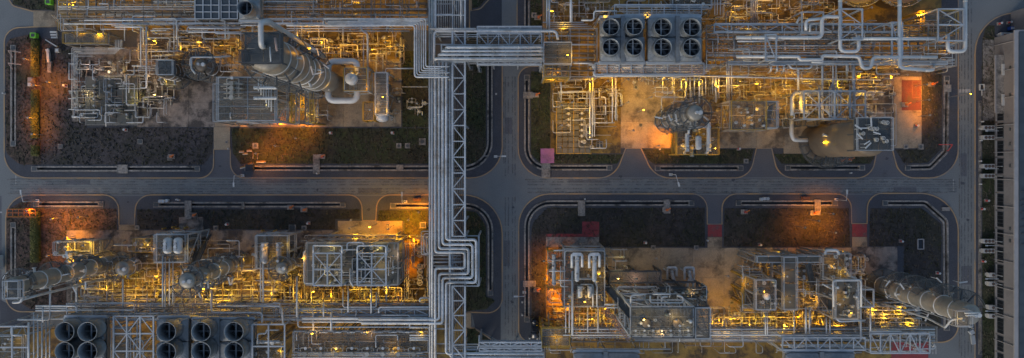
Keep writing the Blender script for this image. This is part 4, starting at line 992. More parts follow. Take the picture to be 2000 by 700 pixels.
pipe('641,160,9 641,120,9 697,120,9 698,140,9', 12.5, 9, WH, 'pale_pipe', bend=1.0); pipe('641,165,8.5 641,197,8.5 697,197,8.5 698,172,8.5', 12.5, 9, WH, 'pale_pipe', bend=1.0)
platform(673, 133, 718, 178, 9.6, 'square platform round a vessel', 'beside the tallest column', 'grating', 'steel', 'yellow_paint', (5,), 2.6, 4)
tower(706, 165, 11, 11.2, 'squat vessel with a round white lid', 'in the square platform', 'pale_pipe', (), 2, lad=None, nozz=2)
drum(747, 146, 747, 233, 5.2, 12.5, 'grey horizontal drum with a deck on top', 'at the right end of the north-west pad', 'galvanised')
platform(734, 143, 757, 224, 8.2, 'narrow grating walkway', 'on top of the grey drum', 'grating', 'steel', 'steel', (), 2.6, 5.2)
platform(710, 200, 732, 236, 4.5, 'small yellow lattice platform', 'left of the grey drum', 'open_grating', 'yellow_paint', 'yellow_paint', (), 1.6, 2.2)
platform(427, 152, 540, 236, 15, 'large grating structure', 'left of the tallest column', 'grating', 'steel', 'steel', (7.5,), 3.0, 5.2)
platform(420, 165, 446, 238, 13.2, 'narrow lattice landing', 'on the left of the large grating structure', 'open_grating', 'warm_steel', 'steel', (), 2.6, 3.5)
stair(446, 168, 13.2, 452, 232, 5, 1.1, 'dark steel staircase', 'inside the large grating structure')
exchanger(497, 172, 540, 172, 17.2, 3, 'upper small exchanger', 'on the large grating structure'); exchanger(497, 192, 540, 192, 17.2, 3, 'lower small exchanger', 'on the large grating structure')
for k in range(6): pipe(f'{505+5*k},{154+3*k},16 {505+5*k},{178+8*k},16', 2.6, 16, 'on the large grating structure', 'pale_pipe')
for k in range(4): vloop(458 + 0 * k, 165 + 9 * k, 15.2, 0, 'control valve loop', 'on the large grating structure', .9)
for k in range(7):   # braced yellowish legs right of the structure
    x_ = 560 + 9 * k; portal(x_, 176, x_ + 7, 240, 6 + (k % 3) * 2, 'narrow yellow braced trestle', 'between the large structure and the tallest column', 1, 3, True, 'yellow_paint' if k % 2 else 'warm_steel', .2)
pipe('560,186 605,180', 3, 7, 'lying across the yellow trestles', 'pipe'); pipe('545,190,6 545,239,6 610,239,6', 3.4, 6, 'lying across the yellow trestles', 'pipe'); pipe('470,240 560,243 620,244', 2.2, 2, 'along the lower edge of the north-west pad', 'pink_pipe'); pipe('452,236,3 620,241,3', 3, 3, 'along the lower edge of the north-west pad', 'pipe')
# two short columns in the left part
tower(356, 146, 16, 9.5, 'short brownish column with a square top platform', 'left of the bare concrete', 'beige_shell', [(.25, 1.8, 180, 400)], 3, lad=None, nozz=4)
platform(310, 119, 341, 147, 11.5, 'small dark square platform', 'on the short brownish column', 'dark_grating', 'dark_steel', 'steel', (), 1.9, 3.4)
tower(436, 141, 13, 12, 'short column under a dark round platform', 'left of the large grating structure', 'beige_shell', [(1.0, 1.9, -60, 300), (.5, 1.7, 90, 300)], 3, lad=200, nozz=4)
pipe('372,128 372,112 420,112 450,110', 4, 12, 'behind the dark round platform', 'pipe'); pipe('374,112 374,135 382,145', 3.4, 12, 'behind the dark round platform', 'pale_pipe')
# metering skid on the far left and nested pipes
for i in range(5): pipe(f'{140+2.7*i},{216-5*(i%3)},1 {140+2.7*i},{94+2.8*i},3.5 {238-3.2*i},{94+2.8*i},3.5 {238-3.2*i},{78},6', 1.1, 3.5, 'nested round the upper left corner of the metering skid', 'pipe')
for y_ in (105, 125, 155, 178, 193, 214): pipe(f'134,{y_},3 152,{y_},3', 1.7, 3, 'sticking out left of the nested pipes', 'pipe')
pipe('135,122,3 135,156,3', 2, 3, 'sticking out left of the nested pipes', 'pipe')
platform(167, 150, 268, 244, 2.2, 'low grey-green metering deck', 'at the left end of the north-west pad', 'chequer_plate', 'warm_steel', 'yellow_paint', (), 2.6, 5, .22, skip_rail=True, brace=False)
for x_ in (187, 217):
    for k in range(7): strainer(x_, 142 + 13 * k + (0 if x_ < 200 else 20 * (k > 4) * 0), 2.25, math.pi / 2 * (k % 2), 'upright strainer', 'in the %s row on the grey-green metering deck' % ('left' if x_ < 200 else 'right'), .5)
clutter(150, 118, 268, 150, 9, 11, 'above the metering deck', pipes=12); clutter(145, 150, 186, 236, 8, 12, 'left of the strainers', pipes=10, z=.2); clutter(225, 150, 266, 240, 4, 13, 'on the right of the metering deck', z=2.25, pipes=6)
pipe('207,152,3.4 207,248,3.4', 1.8, 3.4, 'crossing the metering deck', 'pipe'); pipe('203,150,3.4 203,180,3.4 215,180,3.4', 1.8, 3.4, 'crossing the metering deck', 'pipe'); pipe('262,128,4 262,146,4 247,146,4 247,205,4 268,205,4', 2.2, 4, 'on the right of the metering deck', 'pale_pipe')
pipe('258,129 288,129', 2.4, 6, 'above the metering deck', 'pipe')
for x_, y_, s_ in ((222, 129, 9), (246, 129, 9), (190, 127, 7)): 
    c = P(x_, y_, .3); r = root('foundation_block', (c.x, c.y, .2)); blk('plinth', (c.x, c.y, .35), W(s_), W(s_), .3, 'concrete', r); blk('cover_plate', (c.x, c.y, .52), W(s_ * .6), W(s_ * .6), .05, 'warm_steel', r); tag(r, 'square concrete foundation block', 'above the metering deck', 'foundation')
clutter(272, 125, 335, 205, 14, 14, 'between the metering deck and the short column', pipes=16); clutter(285, 70, 475, 108, 22, 15, 'under the left part of the upper rack', pipes=20)
clutter(575, 74, 785, 112, 26, 16, 'in the north-west amber lit strip', ('pump', 'pump', 'valve', 'valve_loop', 'strainer'), pipes=22); clutter(765, 115, 782, 240, 6, 17, 'right of the grey drum', pipes=3); clutter(655, 200, 700, 240, 0, 18, 'x')
platform(128, 66, 212, 86, 5.5, 'amber lit lattice landing', 'at the left end of the upper left rack', 'open_grating', 'warm_steel', 'yellow_paint', (), 2, 3.5)
stair(112, 30, 9.5, 165, 84, 1.5, 1.4, 'long open staircase', 'at the left end of the upper left rack', 'warm_steel')
pipe('785,170 836,170', 1.8, 2, 'beside the central rack on the turf', 'pipe'); clutter(795, 196, 832, 225, 5, 19, 'beside the central rack on the turf', pipes=5)
pipe('762,134,8 811,134,8', 2.4, 8, 'joining the grey drum to the bent pipes', 'pipe'); pipe('753,225,8 753,134,8 800,134,8', 2, 8, 'joining the grey drum to the bent pipes', 'pipe')

# ---- north-east plot
platform(1062, 84, 1116, 126, 12.6, 'square grating deck', 'at the right end of the upper bridge', 'grating', 'warm_steel', 'steel', (7,), 2.5, 4)
platform(1064, 128, 1110, 152, 10.0, 'amber lit stair tower', 'below the right end of the upper bridge', 'open_grating', 'yellow_paint', 'yellow_paint', (3, 6.5), 1.6, 3)
stair(1066, 150, 3, 1108, 132, 9, 1.0, 'yellow lit staircase', 'below the right end of the upper bridge', 'yellow_paint')
for k, y_ in enumerate((48, 52, 56)): pipe(f'{1060+8*k},{y_-4} {1140+8*k},{y_-4}', 2.2, 10, 'above the left air cooler', 'pipe')
pipe('1068,-40 1068,60', 3.4, 11, 'at the top edge beside the upper bridge', 'pipe'); pipe('1073,-40 1073,78', 3.8, 11, 'at the top edge beside the upper bridge', 'pipe'); pipe('1115,-40 1115,44', 5, 11, 'at the top edge beside the upper bridge', 'pipe'); pipe('1088,-40 1088,60', 2.4, 8, 'at the top edge beside the upper bridge', 'rust_glow_pipe')
clutter(1070, 0, 1165, 40, 8, 21, 'at the top edge beside the upper bridge', pipes=8)
truss(1162, 124, 1375, 146, 11.5, 'x', 22, 'wide lattice girder', 'below the two upper air coolers', vee=False); truss(1200, 10, 1370, 30, 12, 'x', 24, 'wide lattice girder', 'above the two upper air coolers', vee=False)
for k, y_ in enumerate((127, 131, 135, 139, 143, 148)): pipe(f'{1150+6*k},{y_} {1400-5*k},{y_}', 2.4, 11.2, 'below the two upper air coolers', RNG.choice(('pipe', 'galvanised')))
for k, y_ in enumerate((10, 14, 19, 24, 28)): pipe(f'{1200+5*k},{y_} {1390-6*k},{y_}', 2.4, 12, 'above the two upper air coolers', RNG.choice(('pipe', 'galvanised')))
pipe('1120,124,11 1158,124,11 1160,149,11 1420,149,11', 3.2, 11, 'bending below the two upper air coolers', 'pale_pipe'); pipe('1135,40,12 1160,40,12 1160,22,12 1205,22,12', 3.4, 12, 'bending above the left air cooler', 'pale_pipe')
platform(1087, 200, 1154, 300, 2.4, 'low metering deck with yellow beams', 'at the left of the north-east plot', 'chequer_plate', 'yellow_paint', 'yellow_paint', (), 1.35, 5, .3, skip_rail=True, brace=False)
for x_, y0_, n_ in ((1110, 212, 4), (1136, 222, 6)):
    for k in range(n_): strainer(x_, y0_ + 11 * k, 2.45, 0, 'upright strainer', 'in the %s row of the yellow metering deck' % ('left' if x_ < 1120 else 'right'), .55)
runs('y', 160, 270, [1153, 1157, 1161], 4, 2.0, 'right of the yellow metering deck', 'pipe', 15); clutter(1090, 180, 1130, 215, 8, 22, 'on the upper part of the yellow metering deck', pipes=10, z=1.0); clutter(1140, 225, 1156, 290, 5, 23, 'on the right of the yellow metering deck', ('valve', 'valve_loop'), z=2.45, pipes=6)
clutter(1170, 165, 1215, 240, 10, 24, 'on the dark floor beside the yellow metering deck', pipes=10)
for s_ in ('1152,150 1152,270', '1158,150 1158,245,5', '1096,160 1096,200,3', '1174,190,4 1183,190,4 1183,225,4', '1196,150 1196,240,4', '1203,150 1203,235,4', '1090,180,5 1165,180,5', '1155,240,4 1200,240,4'): pipe(s_, 2.4, 7, 'left of the bare amber concrete', RNG.choice(('pipe', 'pale_pipe')))
tower(1292, 239, 13, 30, 'dark banded column with round platforms', NEZ, 'cladding', [(.2, 1.3, 120, 350), (.42, 1.4, 100, 330), (.6, 1.4, 60, 300), (.78, 1.4, 150, 400), (.97, 1.5, 0, 359)], 7, lad=100, nozz=8, seed=5)
sticks(1290, 205, 1370, 245, 24, 6, 6, 'on the dark banded column')
platform(1320, 252, 1402, 302, 6.5, 'orange lit platform with white machines', 'below the dark banded column', 'grating', 'yellow_paint', 'yellow_paint', (3,), 2.4, 4)
exchanger(1342, 296, 1342, 262, 8.2, 4, 'white upright-lying exchanger', 'on the orange lit platform'); exchanger(1384, 296, 1384, 240, 8.6, 4.2, 'long white exchanger', 'on the orange lit platform'); drum(1364, 268, 1364, 290, 8.3, 6, 'short white drum', 'on the orange lit platform', 'white_enamel')
pipe('1355,245,9 1355,230,9 1372,226,9 1384,235,9', 4, 9, 'between the banded column and the white exchangers', 'pale_pipe'); pipe('1345,262,9 1345,250,9 1380,248,9', 5, 9, 'between the banded column and the white exchangers', 'pale_pipe')
clutter(1322, 250, 1400, 300, 8, 25, 'on the orange lit platform', z=6.6, pipes=6)
platform(1426, 198, 1494, 254, 12, 'amber lit grating structure', 'in the middle of the north-east plot', 'grating', 'warm_steel', 'yellow_paint', (6,), 2.7, 4.4); platform(1494, 199, 1517, 250, 11.6, 'open frame landing', 'right of the amber lit grating structure', 'open_grating', 'steel', 'steel', (5,), 2, 4)
clutter(1432, 205, 1490, 250, 9, 26, 'on the amber lit grating structure', z=12.1, pipes=8, sc=.8); stair(1500, 244, 5.0, 1506, 204, 11.4, 1.0, 'steep dark staircase', 'right of the amber lit grating structure')
clutter(1400, 155, 1425, 250, 6, 27, 'left of the amber lit grating structure', pipes=10); clutter(1330, 155, 1400, 200, 10, 28, 'above the dark banded column', pipes=14); clutter(1430, 150, 1545, 195, 12, 29, 'above the amber lit grating structure', pipes=16); clutter(1220, 140, 1330, 165, 8, 30, 'below the left upper air cooler', pipes=8)
for x_ in (1340, 1348, 1356, 1366, 1378, 1392, 1398, 1404): pipe(f'{x_},{148} {x_},{190+RNG.uniform(-8,14)},5', RNG.choice((2.2, 2.8, 3.4)), 9, 'dropping behind the dark banded column', RNG.choice(('pipe', 'pale_pipe')))
# fat vessel with dark top platform
tower(1597, 277, 31, 25, 'fat beige vessel under a dark platform', 'at the lower edge of the north-east plot', 'beige_shell', [(.16, 2.4, 170, 330), (.3, 2.0, 250, 330)], 0, lad=None, nozz=4, seed=9)
platform(1670, 231, 1739, 294, 27, 'dark blue-grey top platform', 'on the fat beige vessel', 'dark_grating', 'dark_steel', 'steel', (), 2.4, 4, .3, foot=24.2, brace=False)
for k in range(9): valve(RNG.uniform(1676, 1732), RNG.uniform(238, 288), 27.2, RNG.uniform(0, 6), 'white flanged valve', 'on the dark top platform of the fat vessel', .65)
sticks(1676, 238, 1735, 290, 27, 7, 8, 'on the dark top platform of the fat vessel')
pipe('1577,274,6 1550,274,6 1546,262,6 1546,228,6', 8, 6, 'entering the fat beige vessel from the left', 'pale_pipe', bend=1.1); pipe('1547,226,8 1547,190,8 1552,181,8 1690,181,8', 8, 8, 'arching over the pipe frames above the fat vessel', 'pipe', bend=1.1)
pipe('1564,182,8 1564,212,8 1570,220,8 1580,219,8', 7, 8, 'hanging below the arching pipe', 'pale_pipe'); pipe('1614,182,7 1614,214,7 1622,222,7 1630,216,7', 6, 8, 'hanging below the arching pipe', 'pipe')
platform(1535, 222, 1596, 246, 5, 'dark low grating deck', 'left of the fat beige vessel', 'grating', 'dark_steel', 'dark_steel', (), 2.4, 4)
portal(1570, 178, 1690, 233, 11, 'broad cross-braced pipe frame', 'above the fat beige vessel', 4, 2); runs('y', 160, 234, [1600, 1620, 1624, 1629, 1636, 1642, 1660, 1670], 9.5, 3.0, 'inside the broad frame above the fat vessel', 'pipe', 12)
clutter(1560, 150, 1700, 230, 22, 31, 'under the broad frame above the fat vessel', pipes=16); clutter(1690, 140, 1745, 190, 10, 32, 'left of the red painted bay', ('pump', 'valve_loop', 'valve', 'strainer'), pipes=10)
pipe('1695,203,.6 1750,203,.6 1750,285,.6 1705,285,.6', 1.6, .6, 'low bund line round the dark top platform', 'pipe'); pipe('1703,205,1 1703,227,1 1711,227,1 1711,205,1', 1.8, 1, 'low hoop right of the broad frame', 'pipe')
# tanks cut by the top edge
for x_, r_, nm in ((1655, 46, 'left'), (1735, 46, 'right')):
    c = P(x_, -28, .2); r = root('storage_tank', c); R = W(r_) ; MB().lathe(c, [(R, 0), (R, 5), (R + .1, 5), (R + .1, 5.15), (R - .3, 5.2), (.02, 5.9)], 40).build('shell', 'yellow_paint' if False else 'beige_shell', r)
    arc_platform(r, c.x, c.y, 5.2, R - 1.2, R + .8, math.radians(190), math.radians(350), 'grating', 'warm_steel'); tag(r, f'{nm} round amber lit tank', 'cut by the top edge', 'tank')
clutter(1425, 0, 1630, 42, 16, 33, 'at the top edge above the upper right rack', pipes=16); runs('y', -40, 46, [1467, 1471, 1475, 1479], 7, 2.4, 'at the top edge above the upper right rack', 'pipe'); runs('y', -40, 30, [1396, 1401, 1407], 9, 2.4, 'at the top edge right of the air coolers', 'pipe')
platform(1312, -30, 1388, 18, 11, 'grating deck', 'at the top edge above the right air cooler', 'grating', 'warm_steel', 'steel', (), 2.6, 4.5); clutter(1315, -10, 1385, 12, 5, 34, 'on the deck above the right air cooler', z=11.1, pipes=4)

# ---- south-west plot
SWZ = 'in the south-west plot'
tower(238, 507, 13.5, 35.5, 'tall silver column leaning out to the left edge', SWZ, 'cladding', [(.15, 1.2, 20, 240), (.34, 1.2, 0, 200), (.46, 1.3, 40, 260), (.66, 1.3, 10, 220), (.93, 1.4, 0, 330)], 8, lad=290, nozz=7, seed=12)
pipe('44,572,36.4 42,590,36 20,592,36 70,578,33 225,540,8', 5, 30, 'running down the side of the leftmost column', 'pipe'); platform(14, 548, 44, 582, 36.8, 'small top platform', 'on the leftmost column', 'dark_grating', 'steel', 'steel', (), 2, 3.6, .24, foot=35.4, brace=False)
sticks(10, 530, 180, 570, 25, 9, 13, 'on the leftmost column'); 
tower(288, 512, 14, 11, 'short fat column', 'right of the leftmost column', 'cladding', [(.5, 1.3, 20, 330), (.95, 1.2, 60, 260)], 3, lad=200, nozz=4, seed=14)
tower(478, 508, 13, 29, 'middle silver column with many platforms', SWZ, 'cladding', [(.15, 1.3, 40, 250), (.35, 1.4, 0, 300), (.55, 1.4, 60, 330), (.75, 1.5, 20, 330), (.97, 1.6, 200, 480)], 6, lad=160, nozz=9, seed=15)
sticks(360, 530, 480, 575, 22, 10, 16, 'on the middle silver column'); pipe('383,524,20 358,527,20 356,545,20', 4, 20, 'at the shoulder of the middle silver column', 'pale_pipe'); pipe('470,528,6 500,527,6 505,518,6 503,500,6 492,497,6', 6, 6, 'bending right of the middle silver column', 'pale_pipe')
tower(585, 508, 11, 13, 'short column', 'left of the braced white frames', 'cladding', [(.4, 1.3, 60, 300), (.95, 1.3, 20, 300)], 3, lad=None, nozz=4, seed=17)
platform(110, 472, 182, 498, 7, 'amber lit platform', 'above the leftmost column', 'grating', 'warm_steel', 'steel', (3.5,), 2.4, 4); exchanger(136, 490, 136, 512, 8.6, 5, 'upright-lying bright exchanger', 'above the leftmost column'); clutter(112, 472, 182, 500, 6, 35, 'on the platform above the leftmost column', z=7.1, pipes=6)
platform(306, 458, 366, 512, 11, 'grey grating structure with two vessels', 'in the upper part of the south-west plot', 'grating', 'steel', 'steel', (5,), 2.6, 4.4); drum(328, 468, 328, 492, 13, 8, 'left bluish drum', 'on the grey grating structure', 'galvanised'); drum(348, 468, 348, 492, 13, 8, 'right bluish drum', 'on the grey grating structure', 'galvanised')
platform(265, 466, 306, 492, 7, 'low lit landing', 'left of the grey grating structure', 'open_grating', 'warm_steel', 'yellow_paint', (), 2, 3.5); clutter(268, 468, 304, 490, 5, 36, 'on the landing left of the grey grating structure', z=7.1, pipes=5)
stair(406, 460, .3, 383, 512, 11, 1.6, 'long dark staircase', 'right of the grey grating structure'); stair(392, 462, .3, 376, 520, 11, 1.2, 'second long dark staircase', 'beside the grey grating structure')
platform(502, 460, 564, 524, 10, 'grating structure round an upright vessel', 'left of the braced white frames', 'grating', 'steel', 'steel', (5,), 2.6, 4.4); exchanger(517, 475, 517, 512, 12, 6, 'yellow lit exchanger', 'on the structure left of the braced frames', 'galvanised'); exchanger(545, 475, 545, 515, 11.8, 5, 'dark lit exchanger', 'on the structure left of the braced frames', 'warm_steel')
for x_, y_ in ((324, 446), (343, 443), (350, 446), (367, 444), (516, 450), (540, 450), (144, 468)): c = P(x_, y_, .2); rod_ = root('bollard', c); rod('post', c, c + Vector((0, 0, 1.6)), .16, 'yellow_paint', rod_); rod('cap', c + Vector((0, 0, 1.6)), c + Vector((0, 0, 1.7)), .2, 'yellow_paint', rod_); tag(rod_, 'yellow post', 'along the upper edge of the south-west pad', 'bollard')
# big structure with two braced frames
platform(600, 474, 778, 556, 13, 'large brown-decked structure', 'below the two braced white frames', 'chequer_plate', 'warm_steel', 'warm_steel', (6.5,), 2.6, 5.4)
portal(612, 495, 667, 558, 18, 'left white frame with crossed bracing', 'on the large brown-decked structure', 2, 2, base=13); portal(698, 495, 754, 558, 18, 'right white frame with crossed bracing', 'on the large brown-decked structure', 2, 2, base=13)
pipe('612,480,18 668,480,18 668,495,18', 3.2, 18, 'round the top of the left white frame', 'galvanised'); pipe('612,495,18 612,480,18', 3.2, 18, 'round the top of the left white frame', 'galvanised'); pipe('698,495,18 698,480,18 754,480,18 754,495,18', 3.2, 18, 'round the top of the right white frame', 'galvanised'); pipe('678,490,17 678,474,17 710,474,17 710,482,17', 3, 17, 'between the two white frames', 'galvanised'); pipe('668,488,16 698,488,16', 2.6, 16, 'between the two white frames', 'galvanised')
pipe('684,525,15 684,550,15 690,560,15', 3.4, 15, 'between the two white frames', 'pale_pipe'); pipe('598,490,14 594,492,14 594,554,14 614,554,14', 2.4, 14, 'left of the left white frame', 'pale_pipe')
stair(754, 558, 13.2, 786, 530, 4, 1.2, 'slanted white staircase', 'right of the two white frames', 'steel')
truss(642, 460, 772, 468, 9, 'x', 22, 'narrow amber lit girder', 'above the two white frames', m='warm_steel'); clutter(640, 460, 775, 480, 9, 37, 'above the two white frames', z=.2, pipes=10)
clutter(606, 482, 770, 552, 22, 38, 'on the large brown-decked structure', z=13.1, pipes=14, sc=.9); platform(690, 505, 715, 550, 13.9, 'small dark raised deck', 'between the two white frames', 'dark_grating', 'dark_steel', 'steel', (), 2, 3, foot=13)
for k, y_ in enumerate((468, 478, 501, 511, 522, 532)): valve(822, y_ + 18, .4, 0, 'white flanged valve', 'in the dark strip left of the central rack', 1.2)
for y_ in (466, 500): pipe(f'806,{y_},3 806,{y_+24},3 830,{y_+24},3 830,{y_},3 806,{y_-.4},3', 2.4, 3, 'hooped round the valves left of the central rack', 'pink_pipe')
runs('y', 470, 592, [790, 794, 798, 835], 3.4, 1.7, 'left of the central rack', 'pipe', 10); clutter(800, 460, 834, 590, 10, 39, 'in the dark strip left of the central rack', ('valve', 'valve_loop', 'junction_box'), pipes=8)
for k in range(7): pipe(f'{768+3.4*k},{568+1.5*k},4 {768+3.4*k},{590-2*k},4 {756+3*k},{604-k*1.2},6 {756+3*k},612,6', 1.5, 5, 'fanned out left of the central rack', 'pink_pipe')
clutter(140, 535, 600, 592, 62, 40, 'in the south-west amber lit strip', ('pump', 'pump', 'valve', 'valve_loop', 'strainer'), pipes=46); clutter(600, 560, 785, 592, 22, 41, 'below the large brown-decked structure', ('pump', 'valve', 'valve_loop', 'strainer'), pipes=18)
for k in range(34): x_ = 150 + 19 * k + RNG.uniform(-6, 6); pipe(f'{x_},{RNG.uniform(535, 560)},4 {x_},{RNG.uniform(585, 600)},9', RNG.choice((2.0, 2.4, 2.8)), 6, 'rising to the lower left rack', RNG.choice(('pipe', 'pipe', 'rust_glow_pipe', 'galvanised')))
runs('x', 150, 560, [566, 577, 584], 5, 2.2, 'crossing the amber lit strip of the south-west plot', 'pipe', 30)
# bottom left frames and decks
portal(-8, 638, 56, 720, 12, 'open steel frame', 'at the bottom left corner', 2, 2, False); platform(-10, 655, 50, 720, 9, 'grating deck', 'at the bottom left corner', 'grating', 'steel', 'steel', (), 3, 5); pipe('22,640,12 22,655,12 44,655,12', 3.4, 12, 'in the bottom left corner frame'); pipe('56,630,12 56,720,12', 4, 12, 'in the bottom left corner frame'); clutter(-5, 660, 48, 700, 5, 42, 'on the bottom left deck', z=9.1, pipes=4)
for k, x_ in enumerate((66, 74, 82, 90, 97)): pipe(f'{x_},{610+4*k},{11-k*.4} {x_},{700},{11-k*.4}', RNG.choice((2.6, 3.2)), 11, 'left of the leftmost air cooler', RNG.choice(('pipe', 'rust_glow_pipe', 'galvanised')))
portal(222, 618, 300, 720, 12.5, 'tall open steel frame', 'between the leftmost and the narrow air cooler', 3, 3, True); platform(222, 640, 254, 720, 11, 'narrow bluish deck', 'between the leftmost and the narrow air cooler', 'grating', 'steel', 'steel', (), 2.6, 4)
pipe('262,720,12 262,662,12 275,662,12', 3, 12, 'in the tall open frame'); pipe('268,720,11 268,628,11', 3.4, 12, 'in the tall open frame'); pipe('280,720,11 280,665,11 270,665,11', 2.6, 12, 'in the tall open frame')
portal(493, 634, 556, 720, 13, 'open steel frame', 'right of the wide air cooler', 2, 2, False); platform(498, 668, 552, 720, 10, 'lit grating deck', 'right of the wide air cooler', 'grating', 'warm_steel', 'steel', (), 2.6, 4); pipe('503,672,12 503,652,12 520,652,12 520,645,12 545,645,12', 3, 12, 'in the frame right of the wide air cooler'); exchanger(505, 668, 545, 668, 11.5, 3, 'small pale exchanger', 'in the frame right of the wide air cooler'); clutter(500, 665, 550, 700, 6, 43, 'on the deck right of the wide air cooler', z=10.1, pipes=5)
platform(575, 646, 837, 686, 9.8, 'long grating deck', 'at the bottom beside the central rack', 'open_grating', 'warm_steel', 'steel', (), 2.6, 5.4); runs('x', 576, 836, [650, 655, 660, 665, 670, 675, 680], 7.5, 2.6, 'under the long bottom deck', 'rust_glow_pipe', 20)
for k in range(9): exchanger(598 + 27 * k, 649, 612 + 27 * k, 649, 10.6, 1.6, 'small pale flanged spool', 'along the upper edge of the long bottom deck')
for k in range(8): vloop(600 + 30 * k, 688, 9.9, 0, 'control valve loop', 'along the lower edge of the long bottom deck', .9)
runs('x', 570, 836, [693, 698, 704], 10.6, 2.8, 'below the long bottom deck', 'pipe')
runs('x', 800, 850, [640, 655, 660, 664, 700], 11, 3.0, 'joining the long bottom deck to the central rack', 'galvanised')

# ---- south-east plot
SEZ = 'in the south-east plot'
platform(1070, 490, 1098, 560, 5, 'orange lit exchanger platform', 'at the left of the south-east pad', 'open_grating', 'yellow_paint', 'yellow_paint', (), 2, 3.4); exchanger(1082, 498, 1082, 556, 6.6, 4, 'yellow lit exchanger', 'on the leftmost orange lit platform')
platform(1102, 486, 1180, 598, 10.5, 'tall amber lit exchanger structure', 'at the left of the south-east pad', 'grating', 'warm_steel', 'steel', (5.5,), 2.6, 4.5)
for x_, n_ in ((1127, 'left'), (1161, 'right')):
    exchanger(x_, 500, x_, 548, 12.6, 4.6, f'{n_} white exchanger', 'on the tall amber lit structure', 'white_enamel'); c = P(x_, 503, 13.2); r = root('pipe_hoop', (c.x, c.y, 10.5))
    MB().tube(fillet([P(x_ - 10, 524, 13), P(x_ - 10, 497, 13), P(x_ + 10, 497, 13), P(x_ + 10, 522, 13)], .4), .3, 8).build('hoop', 'galvanised', r); blk('gusset', P(x_, 497, 13.2), 1.8, .7, .3, 'galvanised', r); tag(r, f'{n_} grey hoop frame', 'round the white exchangers', 'frame')
exchanger(1133, 560, 1133, 580, 12.2, 4.5, 'left bluish exchanger', 'on the tall amber lit structure', 'galvanised'); exchanger(1152, 560, 1152, 580, 12.2, 4.5, 'right bluish exchanger', 'on the tall amber lit structure', 'galvanised')
pipe('1103,520,11 1103,490,11 1181,490,11 1181,560,11', 2.8, 11, 'round the tall amber lit structure', 'galvanised'); 
for s_, w_ in (('1118,530 1118,655', 4.6), ('1125,545 1160,545 1166,560 1166,600', 3.4), ('1134,556 1158,556 1158,600', 3.0), ('1090,548 1118,548', 2.6), ('1095,520 1095,560 1110,560', 2.4), ('1148,600 1148,650', 2.6), ('1168,600 1168,650', 2.6), ('1105,600 1105,650', 2.2), ('1112,595 1112,650', 2.4), ('1072,530 1105,530', 2.4), ('1180,595 1220,595', 3.6), ('1184,601 1222,601', 3.0)): pipe(s_, w_, 11.5, 'round the tall amber lit structure', RNG.choice(('pale_pipe', 'pipe', 'galvanised')))
for k in range(12): pipe(f'{1122+7.4*k},{640-(k%3)*8},6 {1122+7.4*k+5},{652},8.5 {1122+7.4*k+5},{664},8.5', 2.4, 7, 'fanned out onto the lower right rack', 'pink_pipe')
for k in range(8): pipe(f'{1124+8*k},{602},5 {1124+8*k},{632+RNG.uniform(-6,8)},6', 2.2, 6, 'dropping below the tall amber lit structure', RNG.choice(('pink_pipe', 'pipe')))
runs('x', 1070, 1225, [612, 624, 630], 5.5, 2.2, 'below the tall amber lit structure', 'pink_pipe', 12); clutter(1072, 565, 1100, 640, 6, 44, 'on the orange lit floor of the south-east plot', pipes=6); clutter(1100, 600, 1220, 640, 16, 45, 'below the tall amber lit structure', pipes=10); clutter(1106, 492, 1176, 592, 12, 46, 'on the tall amber lit structure', z=10.6, pipes=12, sc=.9)
platform(1058, 640, 1112, 676, 10.5, 'amber lit open landing', 'at the left end of the lower right rack', 'open_grating', 'yellow_paint', 'yellow_paint', (6,), 1.9, 3.6)
platform(1232, 600, 1354, 658, 28, 'tall bluish decked structure', SEZ, 'grating', 'steel', 'dark_steel', (8, 15, 21.5), 2.6, 4.6, .4); platform(1190, 530, 1290, 552, 8, 'dark railed low deck', 'in the upper left of the tall bluish structure', 'open_grating', 'dark_steel', 'dark_steel', (), 2.8, 5)
platform(1290, 562, 1378, 592, 13, 'dark railed side deck', 'behind the tall bluish structure', 'grating', 'dark_steel', 'dark_steel', (6,), 2.6, 4.6); stair(1182, 556, 6, 1234, 618, 28, 1.4, 'long dark blue staircase', 'left of the tall bluish structure', 'dark_steel')
stair(1178, 602, 8, 1232, 664, 14, 1.2, 'long pinkish staircase', 'left of the tall bluish structure', 'pink_pipe'); platform(1356, 600, 1385, 660, 26, 'open stair tower', 'right of the tall bluish structure', 'open_grating', 'dark_steel', 'steel', (9, 17), 2.4, 4.4)
for x_ in (1262, 1322):
    c = P(x_, 631, 28.1); r = root('round_hatch', c); MB().lathe(c, [(.9, 0), (.9, .5), (.7, .6), (.02, .75)], 20).build('cover', 'beige_shell', r); rod('vent', c + Vector((.3, -.3, .5)), c + Vector((.3, -.3, 1.3)), .2, 'white_enamel', r); tag(r, 'round hatch with white vent', 'on the tall bluish structure', 'hatch')
for s_ in ('1232,604 1232,578 1262,575', '1270,578 1270,592 1334,592 1334,580 1322,578', '1292,604 1292,580 1304,580', '1275,575 1310,575'): pipe(s_, 3.2, 27, 'in a bent line on the tall bluish structure', 'pale_pipe')
for k in range(7): vloop(1240 + 17 * k, 652, 28.1, 0, 'control valve loop', 'along the lower edge of the tall bluish structure', .6)
clutter(1240, 606, 1350, 648, 6, 47, 'on the tall bluish structure', z=28.1, pipes=12, sc=.8); clutter(1294, 566, 1374, 590, 8, 48, 'on the dark railed side deck', z=13.1, pipes=8, sc=.9)
